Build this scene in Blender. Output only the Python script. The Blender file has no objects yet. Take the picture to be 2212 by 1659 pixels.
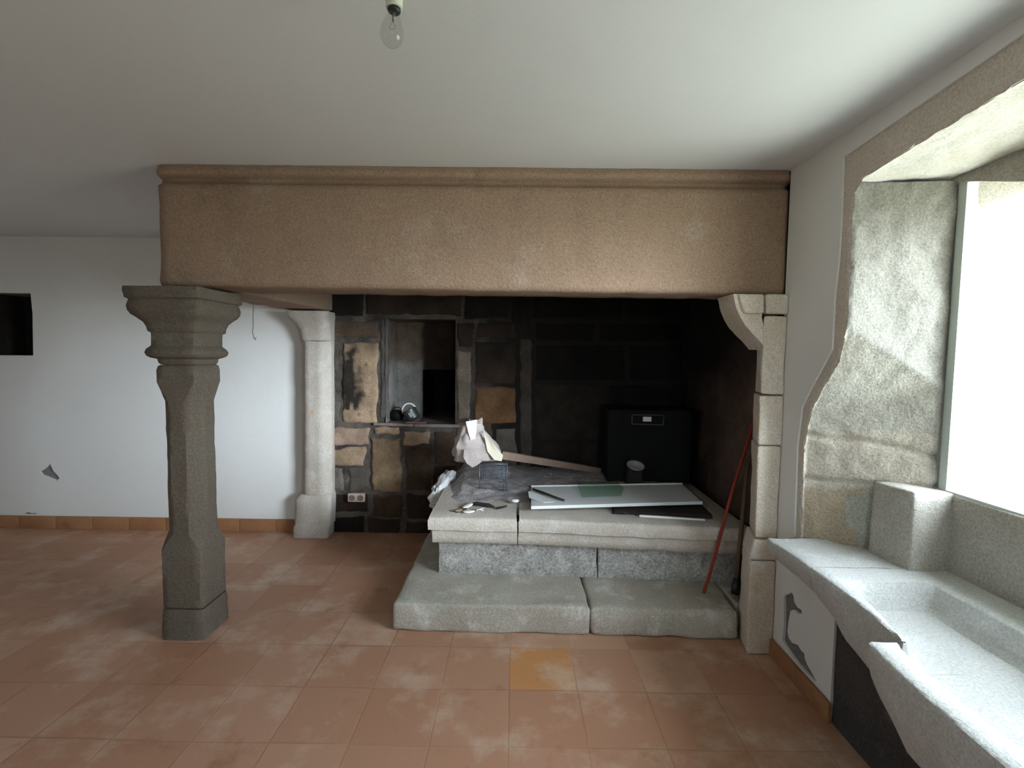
import bpy, bmesh, math, random
from mathutils import Vector, noise
from mathutils.geometry import tessellate_polygon

# ------------------------------------------------------------------ camera, light, exposure
scn = bpy.context.scene
COL = scn.collection
EYE = 1.55                       # eye height over the tiles
PITCH, ROLL, YAW = 0.062, 0.0122, 0.0063
FPX = 1026.0                     # focal length for a 2212 px wide frame


def cam_axes():
    cp, sp, cy, sy = math.cos(PITCH), math.sin(PITCH), math.cos(YAW), math.sin(YAW)
    fwd = Vector((-sy * cp, cy * cp, -sp))
    right = Vector((cy, sy, 0))
    up = right.cross(fwd)
    cr, sr = math.cos(ROLL), math.sin(ROLL)
    return cr * right + sr * up, -sr * right + cr * up, fwd


AX, AY, AZ = cam_axes()
cam_data = bpy.data.cameras.new('camera')
cam = bpy.data.objects.new('camera', cam_data)
COL.objects.link(cam)
cam_data.sensor_width = 36.0
cam_data.lens = FPX / 2212 * 36.0
cam_data.clip_start = 0.02
from mathutils import Matrix
cam.matrix_world = Matrix(((AX.x, AY.x, -AZ.x, 0), (AX.y, AY.y, -AZ.y, 0), (AX.z, AY.z, -AZ.z, EYE), (0, 0, 0, 1)))
scn.camera = cam

scn.view_settings.view_transform = 'Standard'
scn.view_settings.look = 'None'
scn.view_settings.gamma = 1.0
scn.view_settings.exposure = 0.2
scn.view_settings.use_curve_mapping = False
scn.cycles.use_denoising = True
scn.cycles.max_bounces = 12
scn.cycles.diffuse_bounces = 8
scn.cycles.sample_clamp_indirect = 8.0

SKY = 32.0
GROUND = 0.28
BASE = 0.58
GLOW_DIR = (0.79, -0.60, 0.12)
GLOW, GLOW_SHARP = 3.2, 60.0
world = bpy.data.worlds.new('overcast_sky')
scn.world = world
world.use_nodes = True
wn = world.node_tree.nodes
wl = world.node_tree.links
wn.clear()
w_out = wn.new('ShaderNodeOutputWorld')
w_bg = wn.new('ShaderNodeBackground')
w_tc = wn.new('ShaderNodeTexCoord')
w_sep = wn.new('ShaderNodeSeparateXYZ')
wl.new(w_tc.outputs['Generated'], w_sep.inputs[0])
w_ramp = wn.new('ShaderNodeValToRGB')
w_map = wn.new('ShaderNodeMapRange')
w_map.inputs[1].default_value = -1.0
w_map.inputs[2].default_value = 1.0
w_ramp.color_ramp.elements[0].position = 0.46
w_ramp.color_ramp.elements[0].color = (GROUND * 1.0, GROUND * 1.05, GROUND * 0.95, 1)      # grass and gravel below the horizon
w_ramp.color_ramp.elements[1].position = 0.53
w_ramp.color_ramp.elements[1].color = (BASE * 0.87, BASE * 0.97, BASE * 1.12, 1)       # even cloud
wl.new(w_sep.outputs['Z'], w_map.inputs[0])
wl.new(w_map.outputs[0], w_ramp.inputs[0])
# the bright part of the cloud, low in the sky, where the veiled sun stands
w_dot = wn.new('ShaderNodeVectorMath')
w_dot.operation = 'DOT_PRODUCT'
w_dot.inputs[1].default_value = Vector(GLOW_DIR).normalized()
wl.new(w_tc.outputs['Generated'], w_dot.inputs[0])
w_max = wn.new('ShaderNodeMath')
w_max.operation = 'MAXIMUM'
w_max.inputs[1].default_value = 0.0
wl.new(w_dot.outputs['Value'], w_max.inputs[0])
w_pow = wn.new('ShaderNodeMath')
w_pow.operation = 'POWER'
w_pow.inputs[1].default_value = GLOW_SHARP
wl.new(w_max.outputs[0], w_pow.inputs[0])
w_mix = wn.new('ShaderNodeMix')
w_mix.data_type = 'RGBA'
w_mix.blend_type = 'ADD'
w_mix.clamp_result = False
w_mix.clamp_factor = False
w_mix.inputs[7].default_value = (GLOW * 0.90, GLOW * 0.98, GLOW * 1.10, 1)
wl.new(w_pow.outputs[0], w_mix.inputs[0])
wl.new(w_ramp.outputs[0], w_mix.inputs[6])
wl.new(w_mix.outputs[2], w_bg.inputs[0])
w_bg.inputs[1].default_value = SKY
wl.new(w_bg.outputs[0], w_out.inputs[0])


def portal(name, loc, rot, sx, sy):
    ld = bpy.data.lights.new(name, 'AREA')
    ld.shape = 'RECTANGLE'
    ld.size, ld.size_y = sx, sy
    ld.cycles.is_portal = True
    o = bpy.data.objects.new(name, ld)
    COL.objects.link(o)
    o.location, o.rotation_euler = loc, rot
    return o


# the window's daylight (a sampling portal, it adds no light of its own)
portal('window_portal', (2.02, 1.18, 1.63), (0, math.radians(90), 0), 1.35, 1.6)

portal('left_portal', (-5.15, -1.35, 1.43), (0, math.radians(-90), 0), .87, .82)  # sampling portal of the added left window
portal('rear_portal', (.875, -2.55, 1.6), (math.radians(90), 0, 0), .67, 1.02)  # sampling portal of the added rear window

# ------------------------------------------------------------------ helpers
WALLX = 1.375     # right wall plane
BACKY = 4.02      # back wall plane
CEIL = 2.485
SINKZ = 0.70
HEARTHZ = 0.55
STEPZ = 0.155


def ray(px, py):
    return (px - 1106) / FPX * AX - (py - 829.5) / FPX * AY + AZ


def on_y(px, py, y):
    d = ray(px, py)
    return Vector((0, 0, EYE)) + d * (y / d.y)


def fnoise(p, freq, seed=0.0):
    return noise.noise(Vector((p[0] * freq + seed * 7.13, p[1] * freq - seed * 3.7, p[2] * freq + seed)))


def rough(bm, amp, freq, seed=0.0, fine=0.35):
    """weather a surface: push every vertex along its normal by two octaves of noise"""
    bm.normal_update()
    for v in bm.verts:
        n = fnoise(v.co, freq, seed) + fine * fnoise(v.co, freq * 3.1, seed + 5)
        v.co += v.normal * (amp * n)


def link(name, bm, mat, parent=None, smooth=True, angle=None):
    me = bpy.data.meshes.new(name)
    bm.normal_update()
    bm.to_mesh(me)
    bm.free()
    if smooth:
        me.polygons.foreach_set('use_smooth', [True] * len(me.polygons))
        if angle:
            me.set_sharp_from_angle(angle=math.radians(angle))
    o = bpy.data.objects.new(name, me)
    if mat is not None:
        me.materials.append(mat)
    COL.objects.link(o)
    if parent is not None:
        o.parent = parent
        o.matrix_parent_inverse = parent.matrix_world.inverted()
        if parent.type == 'EMPTY':
            # empties sit at the base of the thing; meshes are built in world coordinates
            o.matrix_parent_inverse = Matrix.Translation(-Vector(parent.location))
    return o


def tag(o, label, cat, group=None, kind=None):
    o['label'] = label
    o['category'] = cat
    if group:
        o['group'] = group
    if kind:
        o['kind'] = kind
    return o


def thing(name, label, cat, loc, group=None):
    o = bpy.data.objects.new(name, None)
    COL.objects.link(o)
    o.location = loc
    o.empty_display_size = 0.05
    return tag(o, label, cat, group)


def struct(name, bm, mat, smooth=False, angle=None):
    o = link(name, bm, mat, None, smooth, angle)
    o['kind'] = 'structure'
    return o


def ticks(L, seg, r):
    r = min(r, L * 0.45)
    n = max(1, round((L - 2 * r) / seg))
    t = [0.0, r * 0.3]
    t += [r + (L - 2 * r) * i / n for i in range(n + 1)]
    t += [L - r * 0.3, L]
    return t, r


def stone_box(c, seg=0.06, r=0.012, amp=0.005, freq=7.0, seed=0.0, fine=0.35):
    """a rounded, weathered block on eight corners: bottom front-left, front-right, back-right, back-left, then the top four"""
    c = [Vector(p) for p in c]
    Lx, Ly, Lz = (c[1] - c[0]).length, (c[3] - c[0]).length, (c[4] - c[0]).length
    bm = bmesh.new()
    (tx, rx), (ty, ry), (tz, rz) = ticks(Lx, seg, r), ticks(Ly, seg, r), ticks(Lz, seg, r)

    def pos(x, y, z):
        q = Vector((min(max(x, rx), Lx - rx), min(max(y, ry), Ly - ry), min(max(z, rz), Lz - rz)))
        d = Vector((x, y, z)) - q
        if d.length > 1e-9:
            rr = min(rx, ry, rz)
            m = max(abs(d.x) / rx, abs(d.y) / ry, abs(d.z) / rz)
            e = Vector((d.x / rx, d.y / ry, d.z / rz)).normalized() * m
            d = Vector((e.x * rx, e.y * ry, e.z * rz))
        q += d
        u, v, w = q.x / Lx, q.y / Ly, q.z / Lz
        lo = c[0] * (1 - u) * (1 - v) + c[1] * u * (1 - v) + c[2] * u * v + c[3] * (1 - u) * v
        hi = c[4] * (1 - u) * (1 - v) + c[5] * u * (1 - v) + c[6] * u * v + c[7] * (1 - u) * v
        return lo * (1 - w) + hi * w

    cache = {}

    def V(i, j, k):
        if (i, j, k) not in cache:
            cache[(i, j, k)] = bm.verts.new(pos(tx[i], ty[j], tz[k]))
        return cache[(i, j, k)]

    nx, ny, nz = len(tx) - 1, len(ty) - 1, len(tz) - 1
    for i in range(nx):
        for j in range(ny):
            bm.faces.new((V(i, j, 0), V(i, j + 1, 0), V(i + 1, j + 1, 0), V(i + 1, j, 0)))
            bm.faces.new((V(i, j, nz), V(i + 1, j, nz), V(i + 1, j + 1, nz), V(i, j + 1, nz)))
    for i in range(nx):
        for k in range(nz):
            bm.faces.new((V(i, 0, k), V(i + 1, 0, k), V(i + 1, 0, k + 1), V(i, 0, k + 1)))
            bm.faces.new((V(i, ny, k), V(i, ny, k + 1), V(i + 1, ny, k + 1), V(i + 1, ny, k)))
    for j in range(ny):
        for k in range(nz):
            bm.faces.new((V(0, j, k), V(0, j, k + 1), V(0, j + 1, k + 1), V(0, j + 1, k)))
            bm.faces.new((V(nx, j, k), V(nx, j + 1, k), V(nx, j + 1, k + 1), V(nx, j, k + 1)))
    bmesh.ops.recalc_face_normals(bm, faces=bm.faces[:])
    if amp:
        rough(bm, amp, freq, seed, fine)
    return bm


def abox(x0, x1, y0, y1, z0, z1):
    return [(x0, y0, z0), (x1, y0, z0), (x1, y1, z0), (x0, y1, z0), (x0, y0, z1), (x1, y0, z1), (x1, y1, z1), (x0, y1, z1)]


def merge(bms):
    out = bmesh.new()
    for b in bms:
        me = bpy.data.meshes.new('tmp')
        b.to_mesh(me)
        b.free()
        out.from_mesh(me)
        bpy.data.meshes.remove(me)
    return out


def loft(sections, closed=True, caps=True):
    bm = bmesh.new()
    rows = [[bm.verts.new(p) for p in s] for s in sections]
    n = len(rows[0])
    for a, b in zip(rows, rows[1:]):
        for i in range(n if closed else n - 1):
            j = (i + 1) % n
            bm.faces.new((a[i], a[j], b[j], b[i]))
    if closed and caps:
        bm.faces.new(rows[0][::-1])
        bm.faces.new(rows[-1])
    bmesh.ops.recalc_face_normals(bm, faces=bm.faces[:])
    return bm


def grid(fn, nu, nv):
    bm = bmesh.new()
    vs = [[bm.verts.new(fn(i / nu, j / nv)) for j in range(nv + 1)] for i in range(nu + 1)]
    for i in range(nu):
        for j in range(nv):
            bm.faces.new((vs[i][j], vs[i + 1][j], vs[i + 1][j + 1], vs[i][j + 1]))
    return bm


def tube(pts, rad, n=8, cap=True):
    pts = [Vector(p) for p in pts]
    rads = rad if isinstance(rad, (list, tuple)) else [rad] * len(pts)
    secs = []
    ref = Vector((0.31, 0.52, 0.79))
    for i, p in enumerate(pts):
        t = (pts[min(i + 1, len(pts) - 1)] - pts[max(i - 1, 0)]).normalized()
        a = t.cross(ref).normalized()
        b = t.cross(a)
        secs.append([p + (a * math.cos(2 * math.pi * k / n) + b * math.sin(2 * math.pi * k / n)) * rads[i] for k in range(n)])
    return loft(secs, True, cap)


def lathe(profile, origin, axis=(0, 0, 1), n=24, cap=True):
    ax = Vector(axis).normalized()
    a = ax.orthogonal().normalized()
    b = ax.cross(a)
    o = Vector(origin)
    return loft([[o + ax * z + (a * math.cos(2 * math.pi * k / n) + b * math.sin(2 * math.pi * k / n)) * r for k in range(n)] for r, z in profile], True, cap)


def slab_poly(loops, to3, thick):
    """flat plate with holes: 2-D loops (outer first) mapped by to3(u, v, d); d = 0 front, thick = back"""
    tris = tessellate_polygon([[Vector((u, v, 0)) for u, v in lp] for lp in loops])
    flat = [p for lp in loops for p in lp]
    bm = bmesh.new()
    f = [bm.verts.new(to3(u, v, 0)) for u, v in flat]
    b = [bm.verts.new(to3(u, v, thick)) for u, v in flat]
    for t in tris:
        try:
            bm.faces.new([f[i] for i in t])
            bm.faces.new([b[i] for i in reversed(t)])
        except ValueError:
            pass
    k = 0
    for lp in loops:
        m = len(lp)
        for i in range(m):
            j = (i + 1) % m
            bm.faces.new((f[k + i], f[k + j], b[k + j], b[k + i]))
        k += m
    bmesh.ops.recalc_face_normals(bm, faces=bm.faces[:])
    return bm


# ------------------------------------------------------------------ materials
def new_mat(name):
    m = bpy.data.materials.new(name)
    m.use_nodes = True
    nt = m.node_tree
    return m, nt, nt.nodes, nt.links, nt.nodes['Principled BSDF']


def plain(name, col, rough_=0.6, metal=0.0, spec=0.5):
    m, nt, N, L, b = new_mat(name)
    b.inputs['Base Color'].default_value = (*col, 1)
    b.inputs['Roughness'].default_value = rough_
    b.inputs['Metallic'].default_value = metal
    b.inputs['Specular IOR Level'].default_value = spec
    return m


def ramp_between(N, L, fac, lo, hi):
    r = N.new('ShaderNodeMapRange')
    r.inputs[1].default_value, r.inputs[2].default_value = lo, hi
    L.new(fac, r.inputs[0])
    return r.outputs[0]


def mixc(N, L, fac, a, b, mode='MIX'):
    m = N.new('ShaderNodeMix')
    m.data_type = 'RGBA'
    m.blend_type = mode
    for sock, v in ((m.inputs[0], fac), (m.inputs[6], a), (m.inputs[7], b)):
        if isinstance(v, (int, float)):
            sock.default_value = v
        elif isinstance(v, tuple):
            sock.default_value = (*v, 1) if len(v) == 3 else v
        else:
            L.new(v, sock)
    return m.outputs[2]


def noise_tex(N, L, vec, scale, detail=4.0, rough_=0.6, off=(0, 0, 0)):
    mp = N.new('ShaderNodeMapping')
    mp.inputs['Location'].default_value = off
    L.new(vec, mp.inputs[0])
    t = N.new('ShaderNodeTexNoise')
    t.inputs['Scale'].default_value = scale
    t.inputs['Detail'].default_value = detail
    t.inputs['Roughness'].default_value = rough_
    L.new(mp.outputs[0], t.inputs['Vector'])
    return t.outputs[0]


def stone_mat(name, c1, c2, c3=None, c4=None, big=1.6, amt3=0.55, amt4=0.6, grain=0.35, bump=0.55, seed=0.0, attr=None, grain_scale=110):
    """granite: two blended tones, patches of a third (lichen, dust) and a fourth (stain), and a mineral grain"""
    m, nt, N, L, b = new_mat(name)
    g = N.new('ShaderNodeNewGeometry')
    vec = g.outputs['Position']
    n1 = noise_tex(N, L, vec, big, 5, 0.62, (seed, seed * .3, 0))
    if attr:
        a = N.new('ShaderNodeAttribute')
        a.attribute_name = attr
        k = ramp_between(N, L, n1, 0.2, 0.8)
        col = mixc(N, L, 1.0, a.outputs['Color'], mixc(N, L, k, c1, c2), 'MULTIPLY')
    else:
        col = mixc(N, L, ramp_between(N, L, n1, 0.34, 0.66), c1, c2)
    if c3:
        n3 = noise_tex(N, L, vec, big * 2.1, 6, 0.68, (4 + seed, 1, 2))
        k3 = ramp_between(N, L, n3, amt3 - 0.04, amt3 + 0.12)
        col = mixc(N, L, k3, col, c3)
    if c4:
        n4 = noise_tex(N, L, vec, big * 1.3, 6, 0.7, (9, 5 + seed, 3))
        k4 = ramp_between(N, L, n4, amt4 - 0.03, amt4 + 0.12)
        col = mixc(N, L, k4, col, c4)
    gr = noise_tex(N, L, vec, grain_scale, 4, 0.85)
    lo, hi = 1 - 1.6 * grain, 1 + 1.6 * grain
    mr = N.new('ShaderNodeMapRange')
    mr.inputs[1].default_value, mr.inputs[2].default_value = 0.3, 0.7
    mr.inputs[3].default_value, mr.inputs[4].default_value = lo, hi
    L.new(gr, mr.inputs[0])
    cmb = N.new('ShaderNodeCombineColor')
    for i in range(3):
        L.new(mr.outputs[0], cmb.inputs[i])
    col = mixc(N, L, 1.0, col, cmb.outputs[0], 'MULTIPLY')
    L.new(col, b.inputs['Base Color'])
    b.inputs['Roughness'].default_value = 0.88
    b.inputs['Specular IOR Level'].default_value = 0.25
    n5 = noise_tex(N, L, vec, 55, 5, 0.7)
    bp = N.new('ShaderNodeBump')
    bp.inputs['Strength'].default_value = bump
    bp.inputs['Distance'].default_value = 0.012
    L.new(n5, bp.inputs['Height'])
    L.new(bp.outputs[0], b.inputs['Normal'])
    return m


M = {}
M['beam'] = stone_mat('beam_granite', (.31, .215, .148), (.26, .178, .122), (.36, .285, .22), (.19, .13, .093), big=1.1, amt3=.60, amt4=.62, grain=.22, seed=1)
M['column'] = stone_mat('column_granite', (.145, .116, .086), (.122, .102, .077), (.136, .124, .097), (.128, .088, .066), big=2.2, amt3=.56, amt4=.62, grain=.25, seed=2)
M['pillar'] = stone_mat('pillar_granite', (.70, .625, .53), (.62, .545, .44), (.74, .71, .66), (.62, .48, .32), big=2.6, amt3=.58, amt4=.64, grain=.2, seed=3)
M['rearpillar'] = stone_mat('pale_pillar_stone', (.50, .455, .40), (.42, .375, .32), (.55, .53, .50), (.46, .33, .23), big=3.0, amt3=.56, amt4=.64, grain=.15, seed=4)
M['step'] = stone_mat('step_granite', (.47, .44, .38), (.39, .36, .30), (.60, .59, .55), (.37, .39, .31), big=3.0, amt3=.56, amt4=.56, grain=.22, seed=5)
M['riser'] = stone_mat('riser_granite', (.44, .44, .42), (.36, .345, .32), (.56, .56, .54), (.33, .31, .27), big=4.5, amt3=.52, amt4=.60, grain=.4, seed=6, grain_scale=70)
M['slab'] = stone_mat('hearth_granite', (.58, .53, .465), (.51, .455, .39), (.64, .61, .56), (.50, .39, .28), big=2.6, amt3=.56, amt4=.62, grain=.18, seed=7)
M['reveal'] = stone_mat('window_granite', (.42, .40, .345), (.36, .335, .29), (.45, .45, .415), (.36, .31, .225), big=2.2, amt3=.58, amt4=.62, grain=.22, seed=8)
M['jamb'] = stone_mat('jamb_granite', (1.06, 1.05, 1.0), (.82, .80, .76), None, None, big=2.6, grain=.25, seed=8, attr='tone')
M['soffit'] = stone_mat('soffit_granite', (.64, .62, .55), (.56, .54, .48), (.68, .68, .64), (.56, .50, .38), big=2.2, amt3=.58, amt4=.60, grain=.14, seed=28)
M['surround'] = stone_mat('surround_granite', (.62, .56, .48), (.55, .49, .42), (.64, .61, .54), (.52, .41, .32), big=3.0, amt3=.6, amt4=.62, grain=.18, seed=9)
M['sink'] = stone_mat('sink_granite', (.55, .56, .54), (.48, .48, .46), (.60, .61, .60), (.44, .42, .38), big=2.5, amt3=.56, amt4=.66, grain=.18, seed=10)
M['darkstone'] = stone_mat('dark_support_stone', (.075, .07, .068), (.055, .052, .05), None, (.10, .095, .085), big=5, amt4=.6, grain=.3, seed=11)
M['stonewall'] = stone_mat('rubble_wall', (1.25, 1.2, 1.12), (.42, .38, .35), None, None, big=5.5, grain=.3, seed=12, attr='tone')
M['soot'] = stone_mat('soot_black', (.012, .011, .011), (.006, .006, .006), None, (.022, .019, .016), big=2.5, amt4=.6, grain=.3, bump=.2, seed=13)
M['ash'] = stone_mat('grey_ash', (.42, .39, .385), (.27, .25, .25), (.52, .49, .48), None, big=9, amt3=.56, grain=.35, seed=14)


def plaster_mat(name, c, c2, seed=0.0):
    m, nt, N, L, b = new_mat(name)
    g = N.new('ShaderNodeNewGeometry')
    vec = g.outputs['Position']
    n1 = noise_tex(N, L, vec, 1.3, 4, 0.55, (seed, 0, 0))
    L.new(mixc(N, L, ramp_between(N, L, n1, .35, .7), c, c2), b.inputs['Base Color'])
    b.inputs['Roughness'].default_value = 0.9
    b.inputs['Specular IOR Level'].default_value = 0.2
    n2 = noise_tex(N, L, vec, 9, 4, 0.6)
    bp = N.new('ShaderNodeBump')
    bp.inputs['Strength'].default_value = 0.12
    bp.inputs['Distance'].default_value = 0.02
    L.new(n2, bp.inputs['Height'])
    L.new(bp.outputs[0], b.inputs['Normal'])
    return m


M['plaster'] = plaster_mat('white_plaster', (.74, .745, .73), (.70, .70, .68))
M['ceiling'] = plaster_mat('ceiling_paint', (.645, .66, .66), (.625, .64, .64), 3)
M['mortar'] = stone_mat('bare_mortar', (.23, .225, .23), (.18, .175, .18), (.28, .27, .27), None, big=8, amt3=.6, grain=.2, seed=15)


def floor_mat():
    m, nt, N, L, b = new_mat('terracotta_tiles')
    g = N.new('ShaderNodeNewGeometry')
    vec = g.outputs['Position']
    mp = N.new('ShaderNodeMapping')
    T = 0.3162
    mp.inputs['Location'].default_value = (0.0096 / T, -2.4229 / T, 0)
    mp.inputs['Scale'].default_value = (1 / T, 1 / T, 1 / T)
    L.new(vec, mp.inputs[0])
    # a slight wander so joints are not ruler straight
    wob = N.new('ShaderNodeTexNoise')
    wob.inputs['Scale'].default_value = 1.7
    L.new(vec, wob.inputs['Vector'])
    ad = N.new('ShaderNodeVectorMath')
    ad.operation = 'MULTIPLY_ADD'
    L.new(wob.outputs['Color'], ad.inputs[0])
    ad.inputs[1].default_value = (0.05, 0.05, 0)
    sb = N.new('ShaderNodeVectorMath')
    sb.operation = 'SUBTRACT'
    L.new(mp.outputs[0], sb.inputs[0])
    sb.inputs[1].default_value = (0.025, 0.025, 0)
    L.new(sb.outputs[0], ad.inputs[2])
    fl = N.new('ShaderNodeVectorMath')
    fl.operation = 'FLOOR'
    L.new(ad.outputs[0], fl.inputs[0])
    fr = N.new('ShaderNodeVectorMath')
    fr.operation = 'FRACTION'
    L.new(ad.outputs[0], fr.inputs[0])
    sx = N.new('ShaderNodeSeparateXYZ')
    L.new(fr.outputs[0], sx.inputs[0])

    def edge(o):
        a = N.new('ShaderNodeMath'); a.operation = 'SUBTRACT'; a.inputs[0].default_value = 1.0
        L.new(o, a.inputs[1])
        mn = N.new('ShaderNodeMath'); mn.operation = 'MINIMUM'
        L.new(o, mn.inputs[0]); L.new(a.outputs[0], mn.inputs[1])
        return mn.outputs[0]
    mn = N.new('ShaderNodeMath'); mn.operation = 'MINIMUM'
    L.new(edge(sx.outputs[0]), mn.inputs[0]); L.new(edge(sx.outputs[1]), mn.inputs[1])
    joint = ramp_between(N, L, mn.outputs[0], 0.016, 0.006)
    wn_ = N.new('ShaderNodeTexWhiteNoise')
    wn_.noise_dimensions = '2D'
    L.new(fl.outputs[0], wn_.inputs['Vector'])
    cr = N.new('ShaderNodeValToRGB')
    e = cr.color_ramp.elements
    e[0].position, e[0].color = 0.0, (.40, .205, .122, 1)
    e[1].position, e[1].color = 1.0, (.48, .285, .19, 1)
    for p, c in ((.35, (.42, .225, .14, 1)), (.7, (.44, .24, .155, 1))):
        k = e.new(p); k.color = c
    L.new(wn_.outputs[0], cr.inputs[0])
    # one fresher orange tile in front of the hearth
    ds = N.new('ShaderNodeVectorMath'); ds.operation = 'DISTANCE'
    L.new(fl.outputs[0], ds.inputs[0]); ds.inputs[1].default_value = (0, -1, 0)
    # only x/y matter: flatten z of the floor cell through the mapping of a z = 0 plane
    lt = N.new('ShaderNodeMath'); lt.operation = 'LESS_THAN'; lt.inputs[1].default_value = 0.5
    L.new(ds.outputs['Value'], lt.inputs[0])
    col = mixc(N, L, lt.outputs[0], cr.outputs[0], (.50, .235, .09))
    n1 = noise_tex(N, L, vec, 2.6, 6, 0.65)
    col = mixc(N, L, ramp_between(N, L, n1, .50, .72), col, (.58, .43, .325))        # dust
    n2 = noise_tex(N, L, vec, 5.5, 5, 0.65, (3, 8, 0))
    col = mixc(N, L, ramp_between(N, L, n2, .58, .76), col, (.32, .15, .08))
    n3 = noise_tex(N, L, vec, 170, 2, 0.6)
    mr = N.new('ShaderNodeMapRange')
    mr.inputs[1].default_value, mr.inputs[2].default_value, mr.inputs[3].default_value, mr.inputs[4].default_value = .3, .7, .93, 1.07
    L.new(n3, mr.inputs[0])
    cb = N.new('ShaderNodeCombineColor')
    for i in range(3):
        L.new(mr.outputs[0], cb.inputs[i])
    col = mixc(N, L, 1.0, col, cb.outputs[0], 'MULTIPLY')
    nj = noise_tex(N, L, vec, 1.9, 3, 0.5, (7, 1, 0))
    jm = N.new('ShaderNodeMath'); jm.operation = 'MULTIPLY'
    L.new(joint, jm.inputs[0]); L.new(ramp_between(N, L, nj, .36, .80), jm.inputs[1])
    col = mixc(N, L, jm.outputs[0], col, (.27, .145, .085))
    L.new(col, b.inputs['Base Color'])
    b.inputs['Roughness'].default_value = 0.55
    b.inputs['Specular IOR Level'].default_value = 0.35
    bp = N.new('ShaderNodeBump')
    bp.inputs['Strength'].default_value = 0.4
    bp.inputs['Distance'].default_value = 0.002
    iv = N.new('ShaderNodeMath'); iv.operation = 'SUBTRACT'; iv.inputs[0].default_value = 1.0
    L.new(joint, iv.inputs[1]); L.new(iv.outputs[0], bp.inputs['Height'])
    L.new(bp.outputs[0], b.inputs['Normal'])
    return m


M['floor'] = floor_mat()
M['skirting'] = stone_mat('terracotta_skirting', (.36, .18, .085), (.30, .145, .07), None, (.24, .11, .055), big=4, amt4=.6, grain=.08, bump=.1, seed=16)


def glass_mat(name, tint, gloss=0.08, rough_=0.02):
    """thin glass: light passes straight, the faces mirror by Fresnel"""
    m, nt, N, L, b = new_mat(name)
    N.remove(b)
    out = N['Material Output']
    tr = N.new('ShaderNodeBsdfTransparent')
    tr.inputs[0].default_value = (*tint, 1)
    gl = N.new('ShaderNodeBsdfGlossy')
    gl.inputs['Roughness'].default_value = rough_
    fr = N.new('ShaderNodeFresnel')
    fr.inputs[0].default_value = 1.45
    mx = N.new('ShaderNodeMixShader')
    # the mirror belongs to the outer faces only; rays leaving the sheet pass on
    gm = N.new('ShaderNodeNewGeometry')
    fs = N.new('ShaderNodeMath'); fs.operation = 'SUBTRACT'; fs.inputs[0].default_value = 1.0
    L.new(gm.outputs['Backfacing'], fs.inputs[1])
    ff = N.new('ShaderNodeMath'); ff.operation = 'MULTIPLY'
    L.new(fr.outputs[0], ff.inputs[0]); L.new(fs.outputs[0], ff.inputs[1])
    L.new(ff.outputs[0], mx.inputs[0]); L.new(tr.outputs[0], mx.inputs[1]); L.new(gl.outputs[0], mx.inputs[2])
    L.new(mx.outputs[0], out.inputs[0])
    return m


M['pane'] = glass_mat('window_glass', (.96, .98, .97))
M['bulbglass'] = glass_mat('bulb_glass', (.93, .93, .92))
M['greenglass'] = glass_mat('green_sheet_glass', (.86, .94, .89))
M['paint_frame'] = plain('pale_green_paint', (.55, .62, .57), .5)
M['white_plastic'] = plain('white_plastic', (.80, .80, .78), .4)
M['cream_plastic'] = plain('cream_plastic', (.52, .41, .34), .45)
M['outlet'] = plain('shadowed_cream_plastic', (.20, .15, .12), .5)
M['holder'] = plain('holder_plastic', (.58, .62, .52), .5)
M['blackrubber'] = plain('black_plastic', (.012, .012, .013), .5)
M['brass'] = plain('dull_brass', (.22, .13, .08), .45, .8)
M['board'] = plain('white_board', (.88, .90, .90), .45)
M['paper'] = stone_mat('paper', (.46, .40, .375), (.40, .345, .32), (.52, .47, .44), None, big=9, amt3=.58, grain=.04, bump=.05, seed=17)
M['paperwhite'] = plain('white_paper', (.80, .79, .80), .8)
M['papercream'] = plain('cream_card', (.66, .60, .47), .8)
M['wood'] = stone_mat('weathered_wood', (.30, .215, .17), (.24, .165, .125), None, (.18, .12, .09), big=7, amt4=.62, grain=.12, bump=.12, seed=18)
M['darkwood'] = stone_mat('dark_wood', (.05, .04, .033), (.032, .026, .022), None, (.075, .06, .05), big=7, amt4=.6, grain=.2, bump=.15, seed=19)
M['stickwood'] = stone_mat('old_broomstick', (.17, .11, .075), (.12, .075, .05), None, None, big=7, grain=.1, bump=.1, seed=20)
M['char'] = stone_mat('charred_wood', (.02, .018, .018), (.035, .024, .022), None, (.10, .05, .04), big=25, amt4=.62, grain=.3, seed=21)
M['red'] = stone_mat('red_paint', (.34, .055, .03), (.25, .042, .026), None, (.12, .035, .025), big=12, amt4=.64, grain=.1, bump=.1, seed=22)
M['wire'] = plain('grey_blue_wire', (.17, .18, .21), .45, .6)
M['iron'] = plain('black_iron', (.007, .007, .007), .8, .0, .2)
M['cangrey'] = plain('dark_grey_metal', (.055, .06, .058), .4, .4)
M['crumple'] = plain('crumpled_white_plastic', (.60, .60, .60), .35)
M['shell'] = plain('bone_white', (.80, .79, .76), .4)
M['rustmark'] = plain('rusty_brown', (.14, .06, .04), .8)
M['greywire'] = plain('thin_grey_wire', (.30, .29, .28), .6)

# ------------------------------------------------------------------ the room
XL, YR = -4.9, -2.3           # left wall, rear wall
HX0, HX1 = -1.60, 1.42        # the fireplace inside
HY0 = 2.70

# floor
bm = bmesh.new()
bmesh.ops.create_grid(bm, x_segments=2, y_segments=2, size=0.5)
for v in bm.verts:
    v.co = Vector((XL + (v.co.x + .5) * (1.9 - XL), YR + (v.co.y + .5) * (4.9 - YR), 0.0))
struct('floor', bm, M['floor'])

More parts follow.
